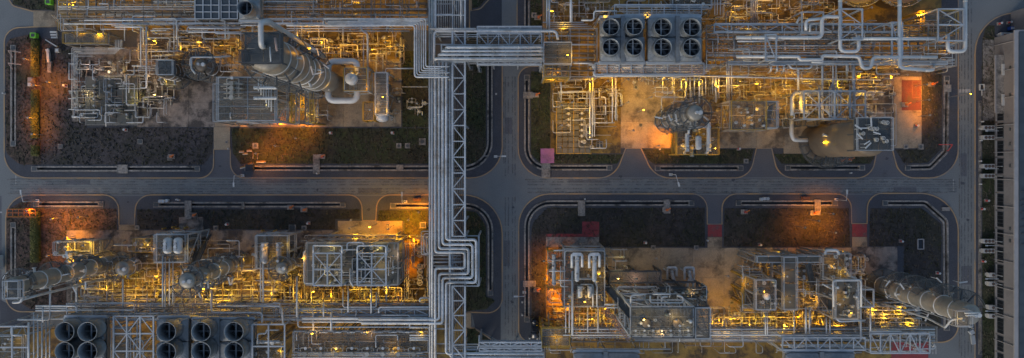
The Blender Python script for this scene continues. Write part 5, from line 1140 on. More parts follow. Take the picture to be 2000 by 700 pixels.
for x_, n_ in ((1312, 'left'), (1346, 'right')):
    c = P(x_, 532, 4); r = root('pipe_hoop', (c.x, c.y, .2)); z_ = 4
    MB().tube(fillet([P(x_ - 9, 546, z_), P(x_ - 9, 523, z_), P(x_ + 9, 523, z_), P(x_ + 9, 540, z_)], .4), .3, 8).build('hoop', 'galvanised', r); blk('plinth', P(x_, 532, .5), 1.7, 2.2, .7, 'concrete', r)
    for a_ in (-9, 9): q = P(x_ + a_, 530, z_); bar('leg', (q.x, q.y, .1), (q.x, q.y, z_), .25, .25, 'galvanised', r)
    tag(r, f'{n_} grey hoop frame', 'on the bare concrete of the south-east plot', 'frame'); exchanger(x_ - 1, 528, x_ + 4, 548, 3.4, 3.6, f'{n_} white pump vessel', 'in the hoop frames on the bare concrete', 'white_enamel')
pipe('1346,545,3.4 1343,553,3.4 1343,575,8', 4, 5, 'leading from the hoop frames to the dark deck', 'pale_pipe'); pipe('1356,540,3.4 1354,560,5 1354,580,8', 4, 5, 'leading from the hoop frames to the dark deck', 'pale_pipe'); clutter(1330, 570, 1380, 592, 6, 49, 'at the right end of the dark deck', z=13, pipes=6)
platform(1474, 546, 1512, 604, 14, 'square decked structure with a white disc', SEZ, 'grating', 'warm_steel', 'steel', (7,), 2.6, 4); platform(1450, 540, 1474, 596, 8, 'yellow lit landing', 'left of the structure with the white disc', 'open_grating', 'yellow_paint', 'yellow_paint', (), 2.4, 4)
c = P(1498, 580, 15); r = root('round_vessel_top', c); MB().lathe(c, [(.6, -1), (.6, .2), (.3, .4), (.02, .45)], 24).build('dome', 'white_enamel', r); rod('flange', c - Vector((0, 0, .2)), c + Vector((0, 0, .05)), .72, 'white_enamel', r, True); tag(r, 'round white vessel top', 'on a square deck of the south-east plot', 'vessel')
platform(1528, 502, 1554, 604, 13, 'long narrow walkway structure', SEZ, 'chequer_plate', 'warm_steel', 'steel', (6.5,), 2.6, 4.4); platform(1476, 500, 1600, 512, 12, 'cross walkway', 'along the top of the south-east structures', 'chequer_plate', 'warm_steel', 'steel', (), 2.6, 4.4)
stair(1578, 514, 12, 1598, 608, 2, 1.3, 'long dark staircase', 'left of the square dark-topped structure'); exchanger(1567, 545, 1567, 525, 8, 5, 'brown bent exchanger', 'right of the long narrow walkway', 'beige_shell')
platform(1604, 495, 1658, 545, 11, 'grating structure', 'above the square dark-topped structure', 'grating', 'warm_steel', 'steel', (5,), 2.6, 4.4); pipe('1611,498,12 1613,489,12 1636,489,12 1638,498,12', 6, 12, 'arched over the top of a south-east structure', 'pale_pipe')
platform(1628, 548, 1672, 622, 16, 'square dark-topped structure', 'left of the lower right column', 'chequer_plate', 'warm_steel', 'steel', (8,), 2.8, 4.4); pipe('1628,600,17 1627,548,17 1682,547,17 1682,600,17', 4, 17, 'round the square dark-topped structure', 'galvanised'); pipe('1676,552,16 1676,605,16', 4.4, 16, 'round the square dark-topped structure', 'white_enamel'); pipe('1630,620,14 1640,628,14 1690,626,14', 4, 14, 'round the square dark-topped structure', 'galvanised'); pipe('1606,555,12 1632,568,12', 3.4, 12, 'reaching the square dark-topped structure', 'pipe'); pipe('1651,520,11 1651,535,11 1672,545,11', 6, 11, 'above the square dark-topped structure', 'pale_pipe')
clutter(1632, 560, 1670, 618, 8, 50, 'on the square dark-topped structure', z=16.1, pipes=6, sc=.9); clutter(1606, 500, 1655, 540, 8, 51, 'on the grating structure above the dark top', z=11.1, pipes=8, sc=.9); clutter(1478, 550, 1510, 600, 5, 52, 'on the deck with the white disc', z=14.1, pipes=5, sc=.8)
clutter(1390, 610, 1620, 650, 34, 53, 'in the south-east amber lit strip', ('pump', 'pump', 'valve', 'valve_loop', 'strainer'), pipes=30); clutter(1560, 510, 1605, 610, 10, 54, 'round the long dark staircase', pipes=8); clutter(1470, 505, 1525, 545, 8, 55, 'above the deck with the white disc', pipes=10); clutter(1655, 500, 1690, 545, 7, 58, 'above the lower right column', pipes=8)
for k in range(22): x_ = 1392 + 18 * k + RNG.uniform(-6, 6); pipe(f'{x_},{RNG.uniform(600, 620)},4 {x_},{RNG.uniform(640, 652)},9', RNG.choice((2.0, 2.4, 2.8)), 6, 'rising to the lower right rack', RNG.choice(('pipe', 'pipe', 'rust_glow_pipe', 'galvanised')))
runs('x', 1385, 1600, [620, 632, 640], 5, 2.2, 'crossing the amber lit strip of the south-east plot', 'pipe', 30)
tower(1706, 552, 16.5, 34.5, 'tall silver column leaning out to the right road', SEZ, 'cladding', [(.12, 1.9, 10, 200), (.3, 2.2, 10, 170), (.46, 2.4, 20, 140), (.6, 2.4, 30, 150), (.76, 2.4, 20, 130), (.9, 2.2, 10, 120)], 7, lad=255, nozz=7, seed=21)
platform(1862, 606, 1892, 636, 35.6, 'small amber lit top platform', 'on the right leaning column', 'open_grating', 'warm_steel', 'steel', (), 2, 3.6, .24, foot=34.2, brace=False); pipe('1884,612,37 1915,611,37', 3, 37, 'on top of the right leaning column', 'pale_pipe'); pipe('1886,617,37 1910,615,37', 2.6, 37, 'on top of the right leaning column', 'pale_pipe'); pipe('1880,622,36.8 1858,625,36 1846,640,33 1812,622,26 1700,585,4', 4, 26, 'running down the side of the right leaning column', 'pipe')
sticks(1700, 540, 1880, 620, 22, 7, 22, 'on the right leaning column')
platform(1690, 590, 1790, 650, 7, 'amber lit open pipe deck', 'below the right leaning column', 'open_grating', 'warm_steel', 'steel', (3.5,), 2.8, 4.6); clutter(1695, 595, 1785, 645, 16, 56, 'on the open pipe deck below the right column', z=7.1, pipes=16); runs('x', 1685, 1800, [598, 606, 614, 622, 630, 638], 8.2, 2.4, 'over the open pipe deck below the right column', 'pipe', 14); portal(1672, 566, 1706, 600, 12, 'open steel frame', 'beside the foot of the right leaning column', 1, 1)
clutter(1455, 488, 1640, 500, 8, 57, 'along the top edge of the south-east pad', ('junction_box', 'valve', 'valve_loop'), pipes=5)

maze(140, 470, 600, 598, 190, 201, 'in the south-west maze', 1.5, 9); maze(590, 460, 836, 600, 90, 202, 'in the south-west maze', 1.5, 6); maze(612, 478, 770, 552, 40, 203, 'on the large brown-decked structure', 13.3, 16)
maze(1070, 488, 1225, 650, 90, 204, 'in the south-east maze', 1.5, 10); maze(1388, 600, 1800, 652, 120, 205, 'in the south-east maze', 1.5, 9); maze(1450, 498, 1690, 610, 120, 206, 'in the south-east maze', 2, 13); maze(1195, 560, 1380, 655, 60, 207, 'in the south-east maze', 8, 22)
maze(1080, 140, 1205, 290, 50, 208, 'in the north-east maze', 1, 5); maze(1280, 140, 1560, 250, 110, 209, 'in the north-east maze', 1.5, 8); maze(1535, 140, 1745, 232, 100, 210, 'in the north-east maze', 1.5, 10); maze(1070, -20, 1630, 45, 120, 211, 'in the top maze', 1.5, 9); maze(1380, 40, 1860, 140, 110, 212, 'on the upper right rack', 8, 12.5); maze(1205, 130, 1300, 158, 25, 213, 'in the north-east maze', 1.5, 6)
maze(142, 92, 340, 240, 70, 214, 'in the north-west maze', 1, 5); maze(270, 60, 480, 140, 70, 215, 'in the north-west maze', 1.5, 8); maze(545, 60, 790, 125, 70, 216, 'in the north-west maze', 1.5, 8); maze(555, 165, 640, 242, 40, 217, 'in the north-west maze', 1.5, 8); maze(430, 155, 538, 234, 30, 218, 'on the large grating structure', 8, 16.5); maze(114, -20, 836, 60, 120, 219, 'on the upper left rack', 8, 11.5); maze(130, 592, 838, 632, 90, 220, 'on the lower left rack', 7, 11.5); maze(575, 645, 836, 700, 50, 221, 'on the long bottom deck', 8, 11); maze(1062, 640, 1826, 690, 100, 222, 'on the lower right rack', 7, 11.5)
# ---------------------------------------------------------------- building on the right edge
def building():
    HB = 7.2; c = P(1942, 360, .1); x0 = c.x; r = root('long_building', (x0, 0, .1)); Y0, Y1 = P(0, 800).y, P(0, 74).y; L = Y1 - Y0
    xe = x0 + 34
    MB().box(((x0 + xe) / 2, (Y0 + Y1) / 2, HB / 2), xe - x0, L, HB).build('wall', 'wall_render', r)
    # roof of lapped sheets behind a pale gutter
    bar('gutter', (x0 - .25, Y0, HB + .12), (x0 - .25, Y1 + .3, HB + .12), .9, .3, 'roof_trim', r); bar('verge_trim', (x0 - .2, Y1 + .15, HB + .1), (xe, Y1 + .15, HB + .9), .5, .3, 'roof_trim', r)
    n = 30
    for k in range(n):
        y = Y0 + L * (k + .5) / n; bar('roof_sheet', (x0 + .3, y, HB + .3), (xe + .2, y, HB + 2.0), L / n - .06, .06, 'roof_sheet', r)
        bar('roof_seam', (x0 + .3, y + L / n / 2, HB + .34), (xe + .2, y + L / n / 2, HB + 2.04), .09, .1, 'roof_sheet', r)
    for k in range(17):       # strip windows with panes and frames
        y1 = Y1 - 16 - k * 4.1; 
        if y1 - 3.6 < Y0: break
        for zz in (2.2,):
            w = blk('window', (x0 - .05, y1 - 1.8, zz), .12, 3.5, 2.0, 'dark_steel', r)
            for q in range(4): blk('pane', (x0 - .13, y1 - .5 - q * .87, zz), .06, .74, 1.8, 'window_glass', w)
            blk('sill', (x0 - .2, y1 - 1.8, zz - 1.1), .4, 3.7, .1, 'roof_trim', w)
    for y in (138, 190, 255, 282, 324, 443, 466): q = P(0, y).y; blk('vent_grille', (x0 - .06, q, 5.2), .14, .7, .5, 'dark_steel', r)
    for y in (140, 198): q = P(0, y).y; d = blk('canopy_door', (x0 - .3, q, 2.4), .6, 2.6, 2.2, 'white_enamel', r); blk('door_panel', (x0 - .62, q, 2.0), .06, 2.4, 1.6, 'hydrant_red', d)
    for k in range(12): q = P(0, 90 + 52 * k).y; rod('downpipe', (x0 - .2, q, .2), (x0 - .2, q, HB), .09, 'roof_trim', r)
    blk('porch_roof', (x0 - .9, P(0, 168).y, 3.2), 2.4, W(112), .16, 'drain_concrete', r); bar('porch_rail', (x0 - 2.1, P(0, 113).y, 3.4), (x0 - 2.1, P(0, 223).y, 3.4), .3, .3, 'roof_trim', r)
    bar('skylight', (x0 + 4, P(0, 395).y, HB + .62), (x0 + 14, P(0, 395).y, HB + 1.1), 1.0, .08, 'window_glass', r)
    for y in (372, 388, 398, 410, 424, 438, 450, 470): bar('roof_vent_bar', (x0 + .7, P(0, y).y, HB + .48), (x0 + 3.6, P(0, y).y, HB + .62), .18, .2, 'dark_steel', r)
    tag(r, 'long pale building with dark blue-grey roof', 'along the right edge', 'building')
building()
c = P(1995, 44, .1); r = root('side_shed', (c.x, c.y, .1)); blk('wall', (c.x + 2, c.y - .2, 2.4), 9, 5.2, 4.6, 'wall_render', r); bar('roof', (c.x - 2.7, c.y - .2, 4.9), (c.x + 6.8, c.y - .2, 5.3), 5.8, .15, 'roof_sheet', r); tag(r, 'dark roofed shed', 'at the top right corner', 'shed')
def ac(x, y, fans, phrase, zone):
    c = P(x, y, 1.0); Lx = 2.6 if fans == 3 else 1.4; r = root('air_conditioner', (c.x, c.y, .15)); blk('bracket', (c.x, c.y, .45), Lx, .7, .5, 'steel', r); cs = blk('casing', (c.x, c.y, 1.15), Lx, 1.0, 1.0, 'ac_white', r)
    for k in range(fans): fx = c.x + Lx / 2 - .42 - k * .78; rod('fan_ring', (fx, c.y, 1.64), (fx, c.y, 1.7), .36, 'dark_steel', cs); rod('fan_hub', (fx, c.y, 1.7), (fx, c.y, 1.73), .18, 'rust_brown', cs)
    MB().tube(fillet([(c.x + Lx / 2, c.y, 1.2), (c.x + Lx / 2 + .7, c.y, 1.2), (c.x + Lx / 2 + .7, c.y, 3.0), (P(1942, y).x, c.y, 3.0)], .2), .08, 6).build('pipe_run', 'steel', r); tag(r, phrase, zone, 'air conditioner')
for y in (250, 269, 325, 344, 471, 490): ac(1928, y, 3, 'wide white air conditioner with three fans', 'beside the right building')
for y in (537, 554, 600, 617): ac(1934, y, 1, 'small white air conditioner with one fan', 'beside the right building')
for x, y in ((1957, 69), (1970, 69)): ac(x, y, 1, 'white air conditioner', 'at the top end of the right building')
for k, y in enumerate((256, 330, 480, 545, 608)): c = P(1945, y, 4); r = root('wall_bracket', (c.x, c.y, 3)); bar('arm', (c.x - 2.2, c.y, 4), (c.x + .6, c.y, 4), .12, .12, 'steel', r); blk('head', (c.x - 2.1, c.y, 4), .5, .3, .2, 'steel', r); tag(r, 'grey wall bracket', 'on the right building', 'bracket')

# ---------------------------------------------------------------- small things on the ground
def hydrant(x, y, zone, m='hydrant_red', phrase='small red hydrant'):
    c = P(x, y, .13); r = root('hydrant', c); blk('base', c + Vector((0, 0, .1)), .8, .8, .2, 'drain_concrete', r); ba = rod('barrel', c + Vector((0, 0, .2)), c + Vector((0, 0, 1.1)), .2, m, r); rod('cap', c + Vector((0, 0, 1.1)), c + Vector((0, 0, 1.2)), .26, 'white_enamel', ba); rod('outlet', c + Vector((-.4, 0, .8)), c + Vector((.4, 0, .8)), .12, m, ba); tag(r, phrase, zone, 'hydrant')
for x, y, zn in ((247, 254, 'below the metering deck'), (647, 260, 'on the turf left of the central rack'), (767, 260, 'on the turf left of the central rack'), (1092, 214, 'right of the upper drain'), (1442, 291, 'below the amber lit structure'), (445, 438, 'above the south-west pad'), (603, 436, 'above the south-west pad'), (1260, 474, 'above the bare concrete'), (1483, 478, 'above the lower right structures'), (1758, 471, 'beside the white frame on dark soil'), (1830, 533, 'beside the right drain'), (1925, 392, 'on the building verge'), (1916, 408, 'on the building verge'), (1918, 510, 'on the building verge'), (1950, 47, 'at the top right corner'), (1969, 45, 'at the top right corner'), (1788, 246, 'on the right pad'), (130, 168, 'left of the nested pipes')): hydrant(x, y, zn)
def manhole(x, y, s, zone, hole=True, m='drain_concrete', ring='dark_steel'):
    c = P(x, y, .2); r = root('manhole', (c.x, c.y, .1)); blk('frame', c, W(s), W(s), .24, m, r)
    if hole: rod('cover', c + Vector((0, 0, .1)), c + Vector((0, 0, .15)), W(s) * .28, ring, r)
    else: blk('cover', c + Vector((0, 0, .13)), W(s * .7), W(s * .7), .06, ring, r)
    tag(r, 'square concrete manhole', zone, 'manhole')
for x, y, s, h, zn in ((118, 286, 9, 0, 'on the left soil'), (274, 277, 10, 0, 'on the left soil'), (332, 309, 10, 1, 'on the left soil'), (779, 285, 10, 1, 'on the turf left of the central rack'), (796, 285, 10, 1, 'on the turf left of the central rack'), (825, 277, 13, 1, 'on the turf left of the central rack'), (499, 285, 11, 1, 'on the lit soil right of the driveway'), (1242, 171, 10, 1, 'below the left upper air cooler'), (1251, 245, 7, 0, 'on the bare amber concrete'), (1171, 283, 14, 0, 'right of the yellow metering deck'), (1457, 315, 9, 1, 'beside the second right driveway'), (422, 446, 10, 1, 'above the south-west pad'), (594, 446, 10, 1, 'above the south-west pad'), (571, 446, 14, 0, 'above the south-west pad'), (1276, 484, 9, 1, 'at the upper edge of the bare concrete'), (1360, 484, 9, 1, 'at the upper edge of the bare concrete'), (1427, 572, 8, 0, 'on the bare concrete'), (1429, 591, 8, 1, 'on the bare concrete'), (423, 499, 8, 0, 'on the bare south-west concrete'), (243, 508, 8, 0, 'beside the leftmost columns'), (268, 445, 9, 1, 'at the left driveway of the south-west plot'), (1769, 287, 9, 1, 'at the lower edge of the right pad'), (1798, 287, 11, 1, 'at the lower edge of the right pad'), (826, 440, 12, 0, 'on the orange lit soil'), (920, 134, 8, 0, 'beside the upper bridge'), (937, 138, 8, 0, 'beside the upper bridge'), (1043, 30, 10, 1, 'beside the upper road'), (443, 278, 5, 1, 'on the concrete driveway')): manhole(x, y, s, zn, h)
def crossing(x0, y0, x1, y1, zone, m='drain_concrete'):
    a, b_ = P(x0, y0), P(x1, y1); r = root('drain_crossing', ((a.x + b_.x) / 2, (a.y + b_.y) / 2, .1)); blk('slab', ((a.x + b_.x) / 2, (a.y + b_.y) / 2, .36), abs(b_.x - a.x), abs(a.y - b_.y), .18, m, r)
    e = .12
    for s in (a.x, b_.x): blk('edge_strip', (s, (a.y + b_.y) / 2, .4), e, abs(a.y - b_.y), .22, m, r)
    tag(r, 'flat concrete slab bridging the drain', zone, 'drain crossing')
for q, zn in (((231, 322, 251, 339), 'below the left soil'), ((613, 302, 625, 340), 'on the turf left of the central rack'), ((1022, 180, 1040, 193), 'left of the north-east plot'), ((1058, 318, 1074, 347), 'below the violet canopy'), ((363, 392, 375, 428), 'above the south-west pad'), ((1129, 391, 1142, 422), 'above the red painted strip'), ((1296, 390, 1308, 417), 'above the bare concrete'), ((1590, 390, 1601, 420), 'above the lower right structures'), ((474, 394, 478, 408), 'in the long south-west drain'), ((775, 322, 788, 334), 'left of the central rack'), ((1022, 548, 1046, 560), 'beside the orange lit floor'), ((1841, 166, 1855, 180), 'right of the red painted bay'), ((1838, 405, 1852, 412), 'in the right drain')): crossing(*q, zn)
def kitset(x, y, zone, phrase, parts):
    c = P(x, y, .2); r = root(phrase[0], (c.x, c.y, .13))
    for nm, dx, dy, dz, sx, sy, sz, m, rz in parts: blk(nm, c + Vector((dx, dy, dz)), sx, sy, sz, m, r, rz)
    tag(r, phrase[1], zone, phrase[0].replace('_', ' '))
kitset(1068, 305, 'over the drain at the middle junction', ('canopy', 'flat violet canopy'), [('roof', 0, 0, 2.6, W(26), W(28), .12, 'violet_sheet', 0)] + [('post', sx * 1.4, sy * 1.5, 1.2, .12, .12, 2.6, 'warm_steel', 0) for sx in (-1, 1) for sy in (-1, 1)])
for x, y in ((71, 71), (100, 6)): kitset(x, y, 'at the upper left corner', ('waste_bin', 'lime green waste skip'), [('tub', 0, 0, .6, W(10), W(9), 1.1, 'lime_paint', 0), ('rim', 0, 0, 1.18, W(11), W(10), .1, 'lime_paint', 0), ('waste', 0, 0, 1.22, W(7), W(6), .1, 'dark_steel', 0)])
kitset(63, 161, 'beside the hedge gap', ('pump_box', 'lit concrete pump box'), [('base', 0, 0, .3, W(12), W(18), .6, 'concrete', 0), ('lid', 0, .6, .7, W(8), W(7), .2, 'warm_steel', 0), ('motor', 0, -.6, .8, W(6), W(6), .5, 'pale_pipe', 0)])
kitset(98, 118, 'right of the hedge', ('concrete_post', 'fallen grey equipment frame'), [('beam', 0, .6, .5, W(5), W(20), .6, 'galvanised', .05), ('stem', .2, -1.6, .4, W(7), W(22), .5, 'drain_concrete', -.05), ('foot', -.2, 2.2, .5, W(6), W(6), .5, 'white_enamel', .3)])
kitset(105, 86, 'right of the hedge', ('barrier', 'thin white barrier pole'), [('pole', 0, 0, .9, W(26), .2, .16, 'white_enamel', -.55), ('stand', .9, -.55, .45, .2, .2, .9, 'white_enamel', 0)])
kitset(117, 100, 'right of the hedge', ('cabinet', 'small pale cabinet'), [('box', 0, 0, .6, W(8), W(8), 1.0, 'drain_concrete', 0), ('hatch', 0, 0, 1.12, W(5), W(5), .06, 'white_enamel', 0)])
kitset(108, 69, 'at the left end of the upper rack', ('step', 'small white access step'), [('tread', 0, .6, .7, W(13), W(3), .1, 'white_enamel', 0), ('tread', 0, 0, .5, W(13), W(3), .1, 'white_enamel', 0), ('tread', 0, -.6, .3, W(13), W(3), .1, 'white_enamel', 0), ('frame', .6, 0, .3, .1, W(12), .5, 'steel', 0)])
for y, t in ((103, .12), (127, .12)):
    c = P(32, y, .5); r = root('pipe_gate', (c.x, c.y, .2)); 
    for a_, b_ in (((-1.2, .3, 1), (1.8, -.1, 1)), ((-1.2, .3, 1), (-.6, -1.1, .3)), ((1.0, .1, 1), (1.0, .1, 0)), ((-1.2, .3, 1), (-1.2, .3, 0))): rod('rail', c + Vector(a_), c + Vector(b_), .1, 'pink_pipe', r)
    tag(r, 'pinkish pipe barrier', 'over the left drain', 'barrier')
c = P(1845, 283, .5); r = root('pipe_gate', (c.x, c.y, .2))
for a_, b_ in (((-2, 0, 1), (1.2, 0, 1)), ((1.2, 0, 1), (.6, -1.4, .4)), ((-1, 0, 1), (-1, 0, 0)), ((.6, -1.4, .4), (.6, -1.4, -.2))): rod('rail', c + Vector(a_), c + Vector(b_), .1, 'hydrant_red', r)
tag(r, 'red pipe barrier', 'over the right drain', 'barrier')
kitset(1797, 477, 'on the dark soil of the south-east plot', ('valve_pit', 'white rectangular pit frame'), [('rim', -.68, 0, .2, .2, 2.3, .3, 'roof_trim', 0), ('rim', .68, 0, .2, .2, 2.3, .3, 'roof_trim', 0), ('rim', 0, 1.15, .2, 1.4, .2, .3, 'roof_trim', 0), ('rim', 0, -1.15, .2, 1.4, .2, .3, 'roof_trim', 0), ('grille', 0, 0, .1, 1.2, 2.1, .1, 'window_glass', 0)])
kitset(1916, 171, 'beside the road lamp', ('valve_pit', 'white rectangular pit frame'), [('rim', -.5, 0, .3, .16, 1.3, .4, 'white_enamel', 0), ('rim', .5, 0, .3, .16, 1.3, .4, 'white_enamel', 0), ('rim', 0, .65, .3, 1.1, .16, .4, 'white_enamel', 0), ('rim', 0, -.65, .3, 1.1, .16, .4, 'white_enamel', 0), ('stem', 0, -1.3, .3, .16, 1.3, .2, 'white_enamel', 0)])
for x, y, zn in ((1766, 205, 'on the right pad'), (336, 306, 'on the left soil'), (568, 405, 'above the south-west pad'), (1300, 410, 'above the bare concrete'), (1453, 414, 'above the lower right structures'), (1588, 416, 'beside the drain slab'), (380, 420, 'above the south-west pad'), (594, 410, 'above the south-west pad'), (1048, 566, 'beside the orange lit floor'), (1818, 165, 'right of the red painted bay'), (1046, 186, 'left of the north-east plot'), (629, 306, 'on the turf left of the central rack'), (1656, 312, 'below the fat beige vessel'), (1640, 314, 'below the fat beige vessel'), (1050, 35, 'beside the upper road')):
    kitset(x, y, zn, ('fire_monitor', 'small fire monitor on a concrete block'), [('block', 0, 0, .15, 1.5, 1.1, .4, 'drain_concrete', 0), ('body', .2, 0, .7, .5, .5, .8, 'hydrant_red' if x % 2 else 'orange_paint', 0), ('nozzle', .5, .2, 1.1, 1.0, .24, .24, 'orange_paint', .4)])
kitset(64, 537, 'left of the leftmost column', ('cone_post', 'white post with orange lamp housing'), [('post', 0, .6, .8, 1.0, .9, 1.6, 'white_enamel', 0), ('housing', 0, -.6, .6, 1.0, 1.0, 1.0, 'orange_paint', 0)])
kitset(4, 512, 'at the left edge', ('crate', 'large white crate'), [('box', -.4, 0, .9, 1.6, 3.2, 1.6, 'white_enamel', 0), ('lid', -.4, 0, 1.74, 1.7, 3.3, .1, 'roof_trim', 0), ('strap', -.4, -.6, 1.8, 1.72, .2, .06, 'rust_brown', 0)])
for x, y in ((316, 393), (322, 393), (329, 392), (1485, 389), (1491, 388), (1497, 388)):
    c = P(x, y, .12); r = root('drum_barrel', c); MB().lathe(c, [(.34, 0), (.36, .02), (.36, .95), (.3, 1.0), (.02, 1.0)], 14).build('body', 'white_enamel', r); rod('rim', c + Vector((0, 0, .9)), c + Vector((0, 0, 1.02)), .39, 'steel', r); tag(r, 'small white drum', 'in a row of three beside the ' + ('south-west' if x < 400 else 'south-east') + ' drain', 'drum')
for x, y, a in ((472, 296, 0), (479, 300, .1), (487, 294, 0), (494, 303, 1.57), (503, 305, 1.5), (486, 321, .3), (510, 316, 0), (478, 326, .2), (1340, 268, .6)):
    c = P(x, y, .35); r = root('timber_stack', (c.x, c.y, .13)); 
    for k in range(3): blk('board', c + Vector((0, .2 * k - .2, .05 * k)), 2.2 if y > 310 else 1.2, .16, .14, ('pale_pipe', 'yellow_paint', 'rust_brown')[k], r, a)
    tag(r, 'small stack of boards', 'on the orange lit soil right of the driveway' if x < 1000 else 'below the banded column', 'timber')
kitset(490, 328, 'beside the concrete driveway', ('skip', 'dark open skip'), [('tub', 0, 0, .5, W(14), W(12), 1.0, 'dark_steel', 0), ('rim', 0, 0, 1.05, W(15), W(13), .1, 'window_glass', 0)])
for x, y, zn in ((1604, 387, 'above the lower right drain'), (815, 390, 'above the orange lit drain')): kitset(x if x < 1000 else 1572, y, zn, ('tool_chest', 'low orange chest'), [('box', 0, 0, .35, W(14), W(5), .7, 'orange_paint', 0), ('lid', 0, 0, .74, W(14.5), W(5.5), .08, 'rust_brown', 0)])
# scaffold at the left edge
c = P(40, 416, 3); r = root('scaffold_tower', (c.x, c.y, .13))
for k in range(6):
    x = P(14 + 11 * k, 416, 3).x
    for y in (409, 424): q = P(0, y, 3).y; bar('upright', (x, q, .1), (x, q, 3.2), .12, .12, 'yellow_paint', r)
    bar('ledger', (x, P(0, 409, 3).y, 3), (x, P(0, 424, 3).y, 3), .1, .1, 'orange_paint', r)
for y in (409, 416, 424): q = P(0, y, 3).y; bar('rail', (P(14, y, 3).x, q, 3.1), (P(69, y, 3).x, q, 3.1), .12, .12, 'orange_paint', r)
tag(r, 'orange lit scaffold gantry', 'at the left edge of the road', 'scaffold')
# hedges: leafy boxes built of many small leaves
def hedge(x0, y0, x1, y1, zone, h=1.7, seed=1):
    rg = random.Random(seed); A, B = P(x0, y0), P(x1, y1); X0, X1, Y0, Y1 = A.x, B.x, B.y, A.y; r = root('hedge', ((X0 + X1) / 2, (Y0 + Y1) / 2, .12)); b = MB()
    n = int((X1 - X0) * (Y1 - Y0) * 55)
    for _ in range(n):
        x, y = rg.uniform(X0, X1), rg.uniform(Y0, Y1); e = min(x - X0, X1 - x, y - Y0, Y1 - y); z = .1 + h * rg.uniform(.55, 1.0) * min(1, .55 + e * .8)
        s = rg.uniform(.12, .26); u = Vector((rg.uniform(-1, 1), rg.uniform(-1, 1), rg.uniform(-.5, .5))).normalized(); v = Vector((0, 0, 1)).cross(u).normalized() + Vector((0, 0, rg.uniform(-.4, .4))); p = Vector((x, y, z)); i = len(b.v)
        b.v += [tuple(p - u * s), tuple(p + v * s * .5), tuple(p + u * s), tuple(p - v * s * .5)]; b.f.append([i, i + 1, i + 2, i + 3]); b.sm.append(False)
    o = b.build('foliage', 'hedge_leaf', r); o['kind'] = 'stuff'
    MB().box(((X0 + X1) / 2, (Y0 + Y1) / 2, .5), (X1 - X0) * .8, (Y1 - Y0) - .3, .9).build('twigs', 'hedge_leaf', r)
    tag(r, 'clipped green hedge', zone, 'hedge')
hedge(66, 79, 80, 151, 'above the lit pump box', seed=1); hedge(66, 176, 80, 271, 'below the lit pump box', seed=2); hedge(66, 284, 80, 305, 'at the lower end of the left verge', seed=3); hedge(65, 412, 82, 512, 'in the lower left verge', seed=4)
# car
def car(x, y, rot, zone):
    c = P(x, y, .12); r = root('parked_car', c, rot)
    def sect(rows): 
        b = MB(); n = len(rows[0][1])
        for yy, pr in rows:
            for px_, pz in pr: b.v.append((px_, yy, pz))
        for k in range(len(rows) - 1):
            for j in range(n): j2 = (j + 1) % n; b.f.append([k * n + j, k * n + j2, (k + 1) * n + j2, (k + 1) * n + j]); b.sm.append(True)
        b.f.append(list(range(n))); b.sm.append(False); b.f.append([(len(rows) - 1) * n + j for j in range(n)][::-1]); b.sm.append(False); return b
    def pr(w, z0, z1): return [(-w, z0), (w, z0), (w * 1.03, (z0 + z1) / 2), (w * .93, z1), (-w * .93, z1), (-w * 1.03, (z0 + z1) / 2)]
    sect([(-2.1, pr(.7, .4, .7)), (-1.9, pr(.84, .3, .85)), (-1.0, pr(.88, .28, .95)), (0, pr(.88, .28, .97)), (1.2, pr(.88, .28, .98)), (1.95, pr(.83, .32, .92)), (2.1, pr(.72, .42, .8))]).build('body', 'navy_paint', r)
    sect([(-1.05, pr(.78, .9, .98)), (-.3, pr(.74, .92, 1.4)), (.9, pr(.74, .92, 1.42)), (1.7, pr(.72, .9, 1.0))]).build('cabin_glass', 'glass_dark', r)
    blk('roof', (0, .3, 1.43), 1.25, 1.25, .05, 'navy_paint', r)
    for sx in (-1, 1):
        for yy in (-1.3, 1.3): w = rod('wheel', (sx * .72, yy, .33), (sx * .9, yy, .33), .33, 'tyre', r)
        blk('headlight', (sx * .6, -2.02, .66), .3, .12, .14, 'white_enamel', r); blk('tail_light', (sx * .62, 2.04, .72), .28, .08, .14, 'hydrant_red', r); blk('mirror', (sx * .98, -.7, .98), .2, .14, .12, 'navy_paint', r)
    tag(r, 'dark blue parked car', zone, 'car')
car(1045, 642, 0.0, 'beside the road below the middle junction')
# road lamps: tall pole, arm and head
def street(x, y, dx, dy, zone, z=5.0, lit=0):
    c = P(x, y, .12); r = root('street_lamp', c); t = Vector((c.x, c.y, z)); a = t + Vector((dx, dy, .35)); blk('footing', c + Vector((0, 0, .1)), .8, .6, .25, 'white_enamel', r)
    MB().tube([c, t, t + Vector((dx, dy, .3)) * .3], [.13, .09, .07], 8).build('pole', 'white_enamel', r); bar('arm', t, a, .1, .1, 'white_enamel', r); bar('head', a - Vector((dx, dy, 0)).normalized() * .1, a + Vector((dx, dy, 0)).normalized() * .9, .34, .16, 'white_enamel', r)
    if lit:
        MB().lathe(a + Vector((.2, 0, -.32)), [(.02, 0), (.2, .06), (.22, .14), (.1, .2)], 10).build('bulb', 'amber_glow', r)
        l = bpy.data.lights.new('lamp_light', 'POINT'); l.energy = lit; l.color = LAMPK['amber'][0]; l.shadow_soft_size = .3; o = bpy.data.objects.new('lamp_light', l); _put(o, r); o.location = a + Vector((.2, 0, .6)) - c
    tag(r, 'white road lamp', zone, 'street lamp')
for x, y, dx, dy, zn in ((474, 343, 0, -1.6, 'beside the left concrete driveway'), (1310, 341, .5, -1.8, 'at the first right driveway'), (1633, 390, 0, 1.6, 'at the lower right driveway'), (792, 394, 0, 1.6, 'above the orange lit drain'), (74, 392, -.2, 1.8, 'at the left edge of the road'), (1024, 571, -1.6, 0, 'beside the parked car road'), (968, 306, 1.6, 0, 'at the middle junction')): street(x, y, dx, dy, zn)
